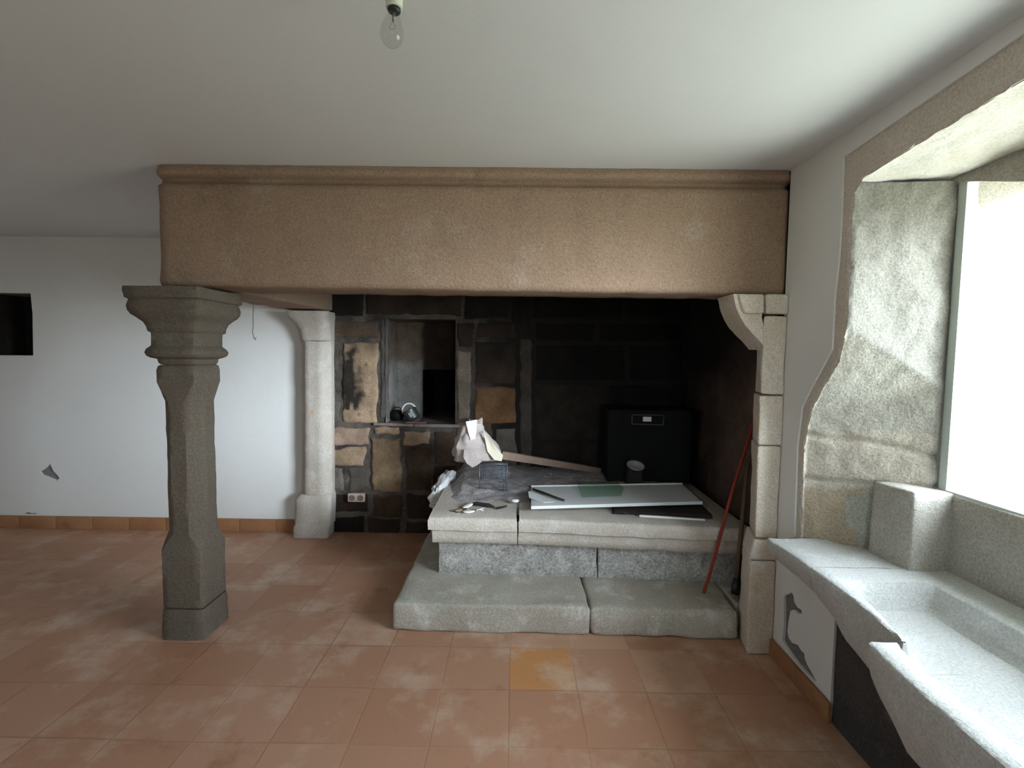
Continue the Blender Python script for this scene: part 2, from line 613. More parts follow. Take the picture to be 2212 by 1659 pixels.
# ceiling: L-shaped, open over the hearth where the chimney hood starts
bm = slab_poly([[(XL - .3, YR - .3), (2.2, YR - .3), (2.2, HY0), (HX0 - .1, HY0), (HX0 - .1, 4.4), (XL - .3, 4.4)]],
               lambda u, v, d: Vector((u, v, CEIL + d)), 0.15)
struct('ceiling', bm, M['ceiling'])

# chimney hood above the hearth, sooty inside
bm = bmesh.new()
lo = [(HX0 - .1, HY0, CEIL - .02), (HX1 + .15, HY0, CEIL - .02), (HX1 + .15, 4.2, CEIL - .02), (HX0 - .1, 4.2, CEIL - .02)]
hi = [(-.5, 3.1, 4.0), (.6, 3.1, 4.0), (.6, 3.9, 4.0), (-.5, 3.9, 4.0)]
a = [bm.verts.new(p) for p in lo]
b = [bm.verts.new(p) for p in hi]
for i in range(4):
    bm.faces.new((a[i], a[(i + 1) % 4], b[(i + 1) % 4], b[i]))
bm.faces.new(b)
struct('wall_chimney', bm, M['soot'])

# back wall, plastered, left of the fireplace; a dark recess and a chipped patch in it
niche = [(-4.45, 2.015), (-4.086, 2.015), (-4.078, 1.84), (-4.082, 1.75), (-4.09, 1.492), (-4.45, 1.49)]
chip = [(-4.082, .492), (-4.05, .512), (-4.02, .535), (-3.99, .568), (-3.985, .545), (-3.965, .50), (-3.945, .478), (-3.925, .455), (-3.915, .435),
        (-3.935, .425), (-3.94, .398), (-3.955, .425), (-3.985, .437), (-4.02, .452), (-4.05, .462), (-4.068, .474)]
chip2 = [(-4.25, .122), (-4.2, .135), (-4.17, .126), (-4.14, .129), (-4.12, .122), (-4.17, .118), (-4.22, .118)]
bm = slab_poly([[(XL - .2, 0), (-1.575, 0), (-1.575, CEIL + .05), (XL - .2, CEIL + .05)], niche, chip, chip2],
               lambda u, v, d: Vector((u, BACKY - .012 + d, v)), 0.012)
struct('wall_back', bm, M['plaster'])
bm = slab_poly([[(XL - .2, 0), (-1.565, 0), (-1.565, CEIL + .05), (XL - .2, CEIL + .05)], niche],
               lambda u, v, d: Vector((u, BACKY + .0005 + d, v)), 0.30)
struct('wall_back_core', bm, M['mortar'])
# lining of the recess
bm = bmesh.new()
for q in (((-4.45, 4.02, 1.48), (-4.05, 4.02, 1.48), (-4.05, 4.3, 1.48), (-4.45, 4.3, 1.48)),
          ((-4.45, 4.3, 1.48), (-4.05, 4.3, 1.48), (-4.05, 4.3, 2.03), (-4.45, 4.3, 2.03)),
          ((-4.45, 4.012, 2.017), (-4.06, 4.012, 2.017), (-4.06, 4.3, 2.017), (-4.45, 4.3, 2.017)),
          ((-4.4485, 4.012, 1.48), (-4.4485, 4.3, 1.48), (-4.4485, 4.3, 2.03), (-4.4485, 4.012, 2.03)),
          ((-4.0915, 4.012, 1.48), (-4.0915, 4.3, 1.48), (-4.0915, 4.3, 1.72), (-4.0915, 4.012, 1.72)),
          ((-4.085, 4.012, 1.80), (-4.085, 4.3, 1.80), (-4.085, 4.3, 2.03), (-4.085, 4.012, 2.03))):
    bm.faces.new([bm.verts.new(p) for p in q])
struct('wall_niche', bm, stone_mat('niche_wood', (.022, .017, .014), (.012, .010, .009), None, (.03, .022, .018), big=6, amt4=.6, grain=.25, bump=.15, seed=35))

# left and rear walls, each with an added fill window out of view
LFILL_WIN = (-1.75, -.95, 1.0, 1.85)
RFILL_WIN = (.55, 1.2, 1.1, 2.1)


def rect(x0, x1, z0, z1):
    return [(x0, z0), (x1, z0), (x1, z1), (x0, z1)]


bm = slab_poly([[(YR - .3, 0), (4.3, 0), (4.3, CEIL + .05), (YR - .3, CEIL + .05)], rect(*LFILL_WIN)], lambda u, v, d: Vector((XL - d, u, v)), 0.3)
struct('wall_left', bm, M['plaster'])
bm = slab_poly([[(XL - .2, 0), (2.0, 0), (2.0, CEIL + .05), (XL - .2, CEIL + .05)], rect(*RFILL_WIN)], lambda u, v, d: Vector((u, YR - d, v)), 0.3)
struct('wall_rear', bm, M['plaster'])


def fill_window(name, w, to3):  # added windows, never in view, that brighten the front faces
    x0_, x1_, z0_, z1_ = w
    xm = (x0_ + x1_) / 2
    f_ = struct(name, slab_poly([rect(x0_ - .01, x1_ + .01, z0_ - .01, z1_ + .01), rect(x0_ + .06, xm - .03, z0_ + .06, z1_ - .06), rect(xm + .03, x1_ - .06, z0_ + .06, z1_ - .06)], to3, .05), M['paint_frame'])
    for a_, b_ in ((x0_ + .055, xm - .025), (xm + .025, x1_ - .055)):
        link('pane', slab_poly([rect(a_, b_, z0_ + .055, z1_ - .055)], lambda u, v, d: to3(u, v, d + .023), .004), M['pane'], f_, False)


fill_window('left_fill_window', LFILL_WIN, lambda u, v, d: Vector((XL - .12 - d, u, v)))  # added on the left as fill light
fill_window('rear_fill_window', RFILL_WIN, lambda u, v, d: Vector((u, YR - .12 - d, v)))  # added behind the camera as fill light

# ---- right wall with the stone window embrasure over the sink
YM = 1.18                                   # middle of the embrasure


def mirror(y):
    return 2 * YM - y


O_far = [(2.264, .0), (2.264, .672), (2.276, 1.134), (2.254, 1.316), (2.20, 1.40), (2.062, 1.588), (2.063, 1.816), (2.049, 1.969), (2.047, 2.123), (2.055, 2.391)]
A_far = [(2.22, .60), (2.22, .689), (2.236, 1.142), (2.194, 1.312), (2.12, 1.42), (2.023, 1.539), (1.985, 1.70), (1.989, 1.807), (1.994, 2.109), (1.99, 2.22), (1.95, 2.268)]
# opening in the plaster (bottom closed by the support under the sink)
O_low = [(1.95, -.001), (1.95, .55), (2.264, .60), (2.264, .672)]
loopO = O_low + O_far[2:] + [(1.355, 2.433)] + [(mirror(y), z) for y, z in reversed(O_far[2:])] + [(mirror(2.264), .672), (mirror(2.264), .60), (mirror(1.95), .55), (mirror(1.95), -.001)]
# the plaster: outer outline with the opening notched from the floor, plus the bare patch as a hole
cp = [(2.325, .345), (2.31, .375), (2.285, .385), (2.262, .408), (2.245, .40), (2.235, .372), (2.205, .36), (2.178, .366), (2.172, .352), (2.198, .335), (2.235, .335), (2.262, .315),
      (2.275, .25), (2.28, .20), (2.265, .175), (2.235, .168), (2.215, .176), (2.19, .186), (2.165, .175), (2.14, .178), (2.135, .158), (2.115, .14), (2.085, .128), (2.045, .110), (2.06, .100),
      (2.12, .098), (2.18, .099), (2.25, .108), (2.295, .118), (2.318, .13), (2.312, .2), (2.318, .28)]
outer = [(2.44, 0)] + loopO + [(YR - .2, 0), (YR - .2, CEIL + .05), (2.44, CEIL + .05)]
bm = slab_poly([outer, cp], lambda u, v, d: Vector((WALLX - .012 + d, u, v)), 0.014)
struct('wall_right', bm, M['plaster'])
outer2 = [(2.445, 0)] + [(y + (.03 if y > YM else -.03), z) for y, z in loopO] + [(YR - .2, 0), (YR - .2, CEIL + .05), (2.445, CEIL + .05)]
bm = slab_poly([outer2], lambda u, v, d: Vector((WALLX + .004 + d, u, v)), 0.37)
struct('wall_right_core', bm, M['mortar'])


# stone surround on the wall face, between the plaster edge and the arris
def resample(pts, n):
    pts = [Vector(p) for p in pts]
    ds = [0.0]
    for a_, b_ in zip(pts, pts[1:]):
        ds.append(ds[-1] + (b_ - a_).length)
    out = []
    for i in range(n):
        t = ds[-1] * i / (n - 1)
        k = max(j for j in range(len(ds)) if ds[j] <= t + 1e-9)
        k = min(k, len(pts) - 2)
        u = (t - ds[k]) / max(ds[k + 1] - ds[k], 1e-9)
        out.append(pts[k].lerp(pts[k + 1], u))
    return out


lower = [(2.264, .60)] + O_far[1:]
oring = resample(lower + [(2.055, 2.391)], 90)
aring = resample(A_far, 90)
top_o = resample([(2.055, 2.391), (1.355, 2.433), (mirror(2.055), 2.44)], 70)
top_a = resample([(1.95, 2.268), (1.347, 2.313), (mirror(1.95), 2.29)], 70)
no = oring + top_o[1:-1] + [Vector((mirror(p.x), p.y)) for p in reversed(oring)]
na = aring + top_a[1:-1] + [Vector((mirror(p.x), p.y)) for p in reversed(aring)]
bm = bmesh.new()
cols = []
for i in range(len(no)):
    o2, a2 = no[i], na[i]
    row = []
    out2 = o2 + (o2 - a2).normalized() * .02
    for k, t in enumerate((-1, 0, .33, .66, .9, 1.0)):
        p = out2 if t < 0 else o2.lerp(a2, t)
        x = WALLX - .004 + (.012 if t < 0 else 0) + (.006 if k == 5 else 0)
        q = Vector((x, p.x, p.y))
        if k >= 2:
            j = .007 * fnoise(q, 28, 3) + .005 * fnoise(q, 60, 9)
            q += Vector((.4 * j, (1 if p.x > YM else -1) * j, j * .6))
        row.append(bm.verts.new(q))
    cols.append(row)
for a_, b_ in zip(cols, cols[1:]):
    for k in range(5):
        bm.faces.new((a_[k], b_[k], b_[k + 1], a_[k + 1]))
bmesh.ops.recalc_face_normals(bm, faces=bm.faces[:])
struct('trim_1', bm, M['surround'], True)
edge_pts = [[v.co.copy() for v in r][-1] if False else None for r in []]

# jamb stones of the embrasure: an upper face square to the wall, a sloping corbel and a splayed lower face
XI = 1.755


def jamb_y(x, z):
    t = (x - WALLX) / (XI - WALLX)
    up = 1.985 - .03 * t
    low = 2.245 - .30 * t
    slope = 2.075 + (1.535 - z) * .63 - .62 * (x - WALLX) + .05 * t
    y = max(up, min(low, slope))
    return y


def jamb_joint(z, y, x):
    """shallow mortar joints across the jamb"""
    d = 0.0
    for z0, s in ((1.79, .0), (1.20, -.12), (.98, .10)):
        zz = z0 + s * (x - WALLX) + .02 * fnoise((x, 0, z0), 9, 4)
        d += math.exp(-((z - zz) / (.006 if z0 > 1.5 else .013)) ** 2) * (.004 if z0 > 1.5 else .014)
    return d


def jamb(side):
    nu, nv = 46, 190

    def fn(u, v):
        z = .58 + v * (2.262 - .58)
        x = WALLX + u * (XI - WALLX)
        y = jamb_y(x, z)
        p = Vector((x, y, z))
        y += .010 * fnoise(p, 5, 2) + .006 * fnoise(p, 17, 6) + jamb_joint(z, y, x)
        # ragged arris
        if u < .12:
            x += (.12 - u) * .05 * fnoise(p, 30, 1)
        if u == 0:
            # meet the arris of the surround
            k = min(range(len(aring)), key=lambda i: abs(aring[i].y - z))
            y = aring[k].x
            x = WALLX - .002
        return Vector((x, y if side > 0 else mirror(y), z))
    b_ = grid(fn, nu, nv)
    bmesh.ops.recalc_face_normals(b_, faces=b_.faces[:])
    # upper face darkened in colour to offset the strong window light; browner, paler stones below
    lay = b_.verts.layers.float_color.new('tone')
    for v in b_.verts:
        z = v.co.z + .10 * fnoise(v.co, 3.5, 21)
        t_ = (v.co.x - WALLX) / (XI - WALLX)
        if jamb_y(v.co.x, v.co.z + .012 * fnoise(v.co, 20, 2)) < 1.985 - .03 * t_ + .004:
            c_ = (.205, .20, .178)
        elif z > 1.20:
            c_ = (.33, .32, .28)
        elif z > .98:
            c_ = (.37, .335, .28)
        else:
            c_ = (.36, .30, .225) if v.co.x < 1.56 + .1 * fnoise(v.co, 6, 4) else (.36, .36, .32)
        v[lay] = (*c_, 1)
    return b_


struct('trim_2', jamb(1), M['jamb'], True)
struct('trim_3', jamb(-1), M['jamb'], True)


# soffit of the embrasure and the head stone over the window
def soffit(u, v):
    x = WALLX - .002 + u * (XI - WALLX + .002)
    y = mirror(1.99) + v * (1.985 - mirror(1.99))
    zo = 2.268 + (2.313 - 2.268) * min(1, max(0, (1.95 - y) / .6))
    z = zo * (1 - u) + 2.282 * u
    p = Vector((x, y, z))
    z += .010 * fnoise(p, 5, 8) + .005 * fnoise(p, 19, 3) + (.006 * fnoise(p, 40, 2) if u == 0 else 0)
    return Vector((x, y, z))


bm = grid(soffit, 26, 80)
struct('trim_4', bm, M['soffit'], True)
hy = [1.975, 1.915, 1.86, 1.80, 1.74, 1.694, 1.6, 1.5, 1.18, .9, .7, .5, .40]
hz = [2.262, 2.247, 2.228, 2.206, 2.184, 2.168, 2.135, 2.12, 2.12, 2.12, 2.13, 2.2, 2.24]
loop = list(zip(hy, hz)) + [(.40, 2.34), (1.99, 2.34)]
bm = slab_poly([loop], lambda u, v, d: Vector((XI + d - .004, u, v)), 0.37)
struct('trim_5', bm, M['reveal'])

# parapet under the window with its little return block, and the sill
bm = stone_box(abox(XI - .002, 2.10, mirror(2.0), 1.98, .55, 1.012), .05, .012, .006, 6, 3)
struct('trim_6', bm, M['reveal'], True)
bm = stone_box([(1.60, 1.872, .62), (1.78, 1.872, .62), (1.78, 2.02, .62), (1.56, 2.06, .62), (1.60, 1.876, 1.02), (1.78, 1.876, 1.015), (1.78, 2.02, 1.015), (1.57, 2.06, 1.02)], .03, .012, .006, 9, 5)
struct('trim_7', bm, M['reveal'], True)
# outer jambs beyond the frame
bm = merge([stone_box(abox(1.80, 2.12, 1.925, 2.3, .55, 2.5), .08, .01, .004), stone_box(abox(1.80, 2.12, .05, mirror(1.925), .55, 2.5), .08, .01, .004)])
struct('trim_8', bm, M['reveal'], True)

# window frame with its pane
y0, y1, z0, z1 = mirror(1.953), 1.953, 1.0, 2.27
i0, i1, j0, j1 = mirror(1.918), 1.918, 1.02, 2.245
bm = slab_poly([[(y0, z0), (y1, z0), (y1, z1), (y0, z1)], [(i0, j0), (i1, j0), (i1, j1), (i0, j1)]], lambda u, v, d: Vector((1.762 + d, u, v)), 0.045)
wf = struct('window_1', bm, M['paint_frame'])
bm = slab_poly([[(i0 - .01, j0 - .01), (i1 + .01, j0 - .01), (i1 + .01, j1 + .01), (i0 - .01, j1 + .01)]], lambda u, v, d: Vector((1.785 + d, u, v)), 0.004)
link('pane', bm, M['pane'], wf, False)
# ---- the stone wall inside the fireplace, stone by stone
STONES = []   # (corner pixels tl, tr, br, bl on the back plane, colour, relief)


def st(x0, y0, x1, y1, col, relief=.02, j=3):
    STONES.append((x0, y0, x1, y1, col, relief, j))


TAN, TAN2, PINK = (.40, .30, .21), (.31, .225, .145), (.38, .285, .22)
GREY, GREY2 = (.20, .185, .165), (.12, .11, .095)
BRN, BRN2, SOOT, SOOT2 = (.085, .058, .04), (.045, .032, .024), (.012, .011, .010), (.02, .017, .015)
st(700, 560, 788, 684, SOOT2); st(790, 560, 1000, 683, BRN2)
st(706, 690, 818, 734, (.11, .082, .06)); st(704, 740, 735, 800, GREY2); st(704, 803, 728, 862, GREY2); st(704, 865, 738, 916, GREY2)
st(740, 740, 818, 915, TAN, .03); st(820, 690, 838, 905, (.13, .12, .12))
st(704, 919, 800, 960, PINK, .03, 9); st(704, 963, 790, 1006, TAN, .025, 9)
st(808, 921, 867, 939, TAN, .03); st(804, 943, 868, 1062, TAN2, .035, 6); st(872, 930, 932, 963, (.44, .34, .25), .03, 5); st(935, 930, 990, 1003, BRN, .02)
st(873, 967, 932, 1060, BRN, .02, 6); st(935, 1006, 990, 1062, BRN2, .02, 6)
st(704, 1010, 748, 1062, GREY, .025, 8); st(751, 1010, 800, 1060, GREY2, .02, 8); st(704, 1066, 800, 1110, BRN2, .015, 6); st(704, 1114, 790, 1160, SOOT2, .012, 6)
st(803, 1066, 872, 1115, BRN, .02, 8); st(876, 1066, 960, 1120, BRN2, .02, 8); st(795, 1118, 870, 1165, BRN2, .015, 6); st(874, 1123, 990, 1165, BRN2, .015, 6)
st(963, 1066, 1060, 1165, BRN2, .015, 6)
st(1002, 560, 1100, 690, SOOT2); st(985, 694, 1024, 752, BRN2); st(985, 756, 1019, 905, (.25, .21, .17), .025); st(985, 909, 1066, 1040, (.15, .11, .08), .02, 6)
st(1027, 694, 1118, 732, BRN2); st(1024, 736, 1117, 830, BRN); st(1024, 833, 1117, 918, (.25, .145, .075), .025); st(1070, 922, 1118, 1040, GREY, .02)
st(1121, 730, 1152, 1040, (.10, .085, .075), .02)
st(1103, 560, 1145, 726, SOOT2)
for (ya, yb, xs) in ((560, 692, (1148, 1350, 1505)), (696, 740, (1155, 1290, 1482, 1505)), (744, 824, (1155, 1356, 1482, 1505)), (828, 952, (1155, 1312, 1505)), (956, 1040, (1155, 1255, 1400, 1505))):
    for xa, xb in zip(xs, xs[1:]):
        c = SOOT
        if ya > 800 and xa < 1300:
            c = (.035, .028, .022)
        st(xa, ya, xb - 4, yb, c, .012, 2)
for xa, xb in ((1063, 1210), (1213, 1350), (1353, 1505)):
    st(xa, 1044, xb, 1165, SOOT2, .012, 2)

rnd = random.Random(7)
bm = bmesh.new()
tone = bm.verts.layers.float_color.new('tone')


def stain(px, py):
    """soot licks on the tall tan stone and the upper orange stone"""
    s = 0.0
    if 735 < px < 800 and 745 < py < 900:
        n_ = fnoise((px * .03, py * .02, 0), 1.6, 4)
        m_ = fnoise((px * .12, py * .09, 0), 1.0, 9)
        t_ = (py - 750) / 140
        cx_ = 766 - 10 * math.sin(t_ * 4.2) + 9 * n_
        w_ = 7 + 17 * max(0, math.sin(max(0, min(1, t_)) * math.pi)) + 9 * n_
        if px < 758 and .2 < t_ < .95:
            cx_, w_ = min(cx_, 752), max(w_, 14)
        s = max(s, .96 * min(1, max(0, 1.35 - abs(px - cx_) / max(w_, 3) + .9 * m_)) * min(1, max(0, (py - 747 - 14 * m_) / 10)) * min(1, max(0, (892 + 20 * m_ - py) / 10)))
    if 1024 < px < 1120 and 730 < py < 920:
        s = max(s, min(1, max(0, (870 - py) / 110)) * .75)
    return s


for si, (x0, y0, x1, y1, c, rel, jit) in enumerate(STONES):
    jx = [rnd.uniform(-jit, jit) * 1.4 for _ in range(8)]
    rel *= .7
    corners = [(x0 + jx[0] * .4, y0 + jx[1] * .4), (x1 + jx[2] * .4, y0 + jx[3] * .4), (x1 + jx[4] * .4, y1 + jx[5] * .4), (x0 + jx[6] * .4, y1 + jx[7] * .4)]
    nu = max(6, int((x1 - x0) / 4))
    nv = max(6, int((y1 - y0) / 4))
    vs = []
    for i in range(nu + 1):
        row = []
        for k in range(nv + 1):
            u, v = i / nu, k / nv
            a0 = Vector(corners[0]).lerp(Vector(corners[1]), u)
            b0 = Vector(corners[3]).lerp(Vector(corners[2]), u)
            q = a0.lerp(b0, v)
            w = on_y(q.x, q.y, BACKY)
            e = min(u * (x1 - x0), (1 - u) * (x1 - x0), v * (y1 - y0), (1 - v) * (y1 - y0)) / 260.0   # metres from the edge
            dome = 1 - math.exp(-(e / .007))
            n_ = fnoise(w, 9, si) + .5 * fnoise(w, 25, si)
            wob = Vector((fnoise(w, 12, 3) * .020, 0, fnoise(w, 12, 8) * .020)) * min(1, jit / 4)
            y = BACKY + .012 - (rel + .012) * dome - rel * .5 * n_ * dome
            p = Vector((w.x, y, w.z)) + wob
            p.x = max(p.x, -1.552)
            vert = bm.verts.new(p)
            s = stain(q.x, q.y)
            m_ = .88 + .22 * fnoise(w, 7, 5)
            col = [max(.004, (ch * (1 - s) + .015 * s) * m_) for ch in c]
            if dome < .3:
                col = [.8 * ch + .012 for ch in col]
            vert[tone] = (*col, 1)
            row.append(vert)
        vs.append(row)
    for i in range(nu):
        for k in range(nv):
            bm.faces.new((vs[i][k], vs[i][k + 1], vs[i + 1][k + 1], vs[i + 1][k]))
bmesh.ops.recalc_face_normals(bm, faces=bm.faces[:])
struct('wall_hearth', bm, M['stonewall'], True)

# mortar behind the stones, with the opening of the wall cupboard
NX0, NX1, NZ0, NZ1 = -1.095, -.505, .952, 1.835
def smoked(m, x0, x1, dark):
    """soot deposit that thickens from x0 to x1 along the wall, with a ragged edge"""
    nt = m.node_tree
    N, L, b_ = nt.nodes, nt.links, nt.nodes['Principled BSDF']
    src = b_.inputs['Base Color'].links[0].from_socket
    g = N.new('ShaderNodeNewGeometry')
    sp = N.new('ShaderNodeSeparateXYZ')
    L.new(g.outputs['Position'], sp.inputs[0])
    n_ = noise_tex(N, L, g.outputs['Position'], 3.5, 5, .65, (2, 2, 2))
    ad = N.new('ShaderNodeMath')
    ad.operation = 'MULTIPLY_ADD'
    ad.inputs[1].default_value = .9
    L.new(n_, ad.inputs[0])
    L.new(sp.outputs[0], ad.inputs[2])
    L.new(mixc(N, L, ramp_between(N, L, ad.outputs[0], x0 + .45, x1 + .45), src, dark), b_.inputs['Base Color'])
    return m


bm = slab_poly([rect(-1.56, 1.6, -.01, 2.7), rect(NX0, NX1, NZ0, NZ1)], lambda u, v, d: Vector((u, BACKY - .004 + d, v)), 0.06)
struct('wall_hearth_core', bm, smoked(stone_mat('old_mortar', (.125, .107, .09), (.035, .03, .027), None, (.17, .148, .125), big=5, amt4=.6, grain=.3, seed=31), -.55, -.05, (.017, .015, .013)))


# the wall cupboard: sill, sides, plastered back on the left and a deep black hole on the right
def quadmesh(quads, sub=6):
    bms = []
    for q in quads:
        q = [Vector(p) for p in q]
        bms.append(grid(lambda u, v: q[0].lerp(q[1], u).lerp(q[3].lerp(q[2], u), v), sub, sub))
    return merge(bms)


ND = 4.42
parts = [((NX0, 4.0, NZ0), (NX0, ND, NZ0), (NX0, ND, NZ1), (NX0, 4.0, NZ1)), ((NX0, ND, NZ0), (-.86, ND, NZ0), (-.86, ND, NZ1), (NX0, ND, NZ1)),
         ((-.86, ND, 1.40), (NX1, ND, 1.40), (NX1, ND, NZ1), (-.86, ND, NZ1)), ((NX0, 4.0, NZ1), (NX1, 4.0, NZ1), (NX1, ND, NZ1), (NX0, ND, NZ1))]
bm = quadmesh(parts, 40)
rough(bm, .005, 8, 1)
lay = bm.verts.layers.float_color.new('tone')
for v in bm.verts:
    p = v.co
    k = min(1, max(0, (1.50 - p.z) / .10 + .9 * fnoise(p, 6, 2)))                 # grey below, browner above
    q = min(1, max(0, (p.x + .885) / .045 + .6 * fnoise(p, 9, 5)))                # darker right half
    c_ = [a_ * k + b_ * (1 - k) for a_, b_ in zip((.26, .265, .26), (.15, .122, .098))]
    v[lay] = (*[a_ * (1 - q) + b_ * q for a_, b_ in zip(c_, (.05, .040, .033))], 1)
struct('wall_cupboard_plaster', bm, M['stonewall'], True)
bm = quadmesh([((-.86, ND, NZ0), (-.86, ND + .6, NZ0), (-.86, ND + .6, 1.40), (-.86, ND, 1.40)), ((-.86, ND + .6, NZ0), (NX1, ND + .6, NZ0), (NX1, ND + .6, 1.40), (-.86, ND + .6, 1.40)),
               ((-.86, ND, 1.40), (NX1, ND, 1.40), (NX1, ND + .6, 1.40), (-.86, ND + .6, 1.40)), ((NX1, 4.0, NZ0), (NX1, ND + .6, NZ0), (NX1, ND + .6, NZ1), (NX1, 4.0, NZ1))])
struct('wall_cupboard_hole', bm, M['soot'])
bm = stone_box([(NX0 - .10, 3.985, .935), (-.86, 3.985, .928), (-.86, 4.55, .935), (NX0 - .02, 4.55, .935), (NX0 - .10, 3.985, .958), (-.86, 3.985, .952), (-.86, 4.55, .957), (NX0 - .02, 4.55, .957)], .05, .006, .004, 12, 2)
bm2 = stone_box(abox(-.855, NX1 + .04, 3.995, ND + .6, .925, .950), .05, .006, .004, 12, 3)
struct('wall_cupboard_sill', merge([bm, bm2]), stone_mat('cupboard_sill', (.26, .21, .18), (.18, .15, .135), None, (.11, .10, .11), big=9, amt4=.58, grain=.15, seed=34), True)

# unseen shell added behind the stones to stop outside light leaking in
bm = quadmesh([((-1.7, 4.05, -.02), (-1.7, 5.1, -.02), (-1.7, 5.1, 2.8), (-1.7, 4.05, 2.8)), ((1.75, 4.05, -.02), (1.75, 5.1, -.02), (1.75, 5.1, 2.8), (1.75, 4.05, 2.8)),
               ((-1.7, 5.1, -.02), (1.75, 5.1, -.02), (1.75, 5.1, 2.8), (-1.7, 5.1, 2.8)), ((-1.7, 4.05, 2.8), (1.75, 4.05, 2.8), (1.75, 5.1, 2.8), (-1.7, 5.1, 2.8)),
               ((-1.7, 4.05, -.02), (1.75, 4.05, -.02), (1.75, 5.1, -.02), (-1.7, 5.1, -.02))], 2)
struct('wall_back_light_seal', bm, M['soot'])

# right-hand side of the fireplace inside, sooty, browner by the pillar
bm = bmesh.new()
tone = bm.verts.layers.float_color.new('tone')
nu, nv = 60, 90
vs = []
for i in range(nu + 1):
    row = []
    for k in range(nv + 1):
        y = 2.435 + (BACKY + .04 - 2.435) * i / nu
        z = -.02 + 2.75 * k / nv
        p = Vector((HX1 + .02 * (y - 2.45), y, z))
        row_h = .37
        d1 = abs((z / row_h) % 1 - .5) * 2
        off = .5 * (int(z / row_h) % 2)
        d2 = abs((y / .62 + off) % 1 - .5) * 2
        jn = max(math.exp(-((1 - d1) * row_h / 2 / .012) ** 2), math.exp(-((1 - d2) * .31 / .012) ** 2))
        p.x += .014 * jn + .012 * fnoise(p, 6, 4) + .006 * fnoise(p, 18, 7)
        v_ = bm.verts.new(p)
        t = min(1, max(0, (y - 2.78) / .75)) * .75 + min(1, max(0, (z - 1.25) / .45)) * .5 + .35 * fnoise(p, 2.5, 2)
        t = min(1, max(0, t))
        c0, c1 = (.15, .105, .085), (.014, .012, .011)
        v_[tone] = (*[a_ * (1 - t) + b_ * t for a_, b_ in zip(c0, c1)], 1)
        row.append(v_)
    vs.append(row)
for i in range(nu):
    for k in range(nv):
        bm.faces.new((vs[i][k], vs[i + 1][k], vs[i + 1][k + 1], vs[i][k + 1]))
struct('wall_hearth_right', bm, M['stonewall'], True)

# skirting tiles
bm = merge([stone_box(abox(XL + i * .318, XL + i * .318 + .315, BACKY - .034, BACKY - .012, 0, .108), .15, .004, .001) for i in range(10)])
struct('baseboard_back', bm, M['skirting'], True, 40)
bm = merge([stone_box(abox(WALLX - .032, WALLX - .013, 1.935 + k * .235, 1.935 + k * .235 + .232, 0, .088), .15, .004, .001) for k in range(2)])
struct('baseboard_right', bm, M['skirting'], True, 40)


# ------------------------------------------------------------------ the column
def ring(cx, cy, z, h, ch, n=5):
    """square of half-width h with corners cut by ch, n points on every straight piece"""
    c = [(h, -h + ch), (h, h - ch), (h - ch, h), (-h + ch, h), (-h, h - ch), (-h, -h + ch), (-h + ch, -h), (h - ch, -h)]
    out = []
    for i in range(8):
        a_, b_ = Vector(c[i]), Vector(c[(i + 1) % 8])
        m = n if i % 2 == 0 else 3
        for k in range(m):
            q = a_.lerp(b_, k / m)
            out.append((cx + q.x, cy + q.y, z))
    return out


def turned(profile, cx, cy, step=.03):
    secs = []
    for (za, ha, ca), (zb, hb, cb) in zip(profile, profile[1:]):
        n = max(1, round(abs(zb - za) / step))
        for k in range(n):
            t = k / n
            secs.append(ring(cx, cy, za + (zb - za) * t, ha + (hb - ha) * t, ca + (cb - ca) * t))
    z, h, c = profile[-1]
    secs.append(ring(cx, cy, z, h, c))
    return loft(secs)


CX, CY = -1.766, 2.56
column = thing('stone_column', 'grey-brown stone column with a flared moulded capital holding up the left end of the mantel beam', 'column', (CX, CY, 0))
bm = turned([(0, .118, .014), (.13, .116, .014), (.165, .111, .014)], CX, CY)
rough(bm, .006, 9, 1)
link('plinth', bm, M['column'], column, True, 50)
bm = turned([(.165, .100, .02), (.172, .108, .010), (.18, .109, .010), (.475, .108, .010), (.49, .107, .012), (.575, .104, .060), (.95, .103, .061), (1.28, .104, .061),
             (1.335, .105, .035), (1.383, .107, .012), (1.446, .106, .010), (1.468, .102, .012), (1.474, .094, .014)], CX, CY)
rough(bm, .004, 9, 2)
link('shaft', bm, M['column'], column, True, 45)
bm = turned([(1.474, .094, .014), (1.482, .100, .012), (1.505, .104, .012), (1.512, .130, .03), (1.522, .142, .03), (1.538, .147, .03), (1.555, .142, .03), (1.568, .124, .014),
             (1.575, .119, .012), (1.640, .120, .012), (1.648, .130, .012), (1.67, .133, .012), (1.695, .142, .012), (1.715, .160, .012), (1.732, .176, .012), (1.75, .185, .012),
             (1.772, .188, .012), (1.79, .184, .012), (1.806, .180, .012), (1.814, .192, .012), (1.845, .196, .012), (1.868, .196, .014)], CX, CY, .015)
rough(bm, .005, 10, 3)
link('capital', bm, M['column'], column, True, 45)

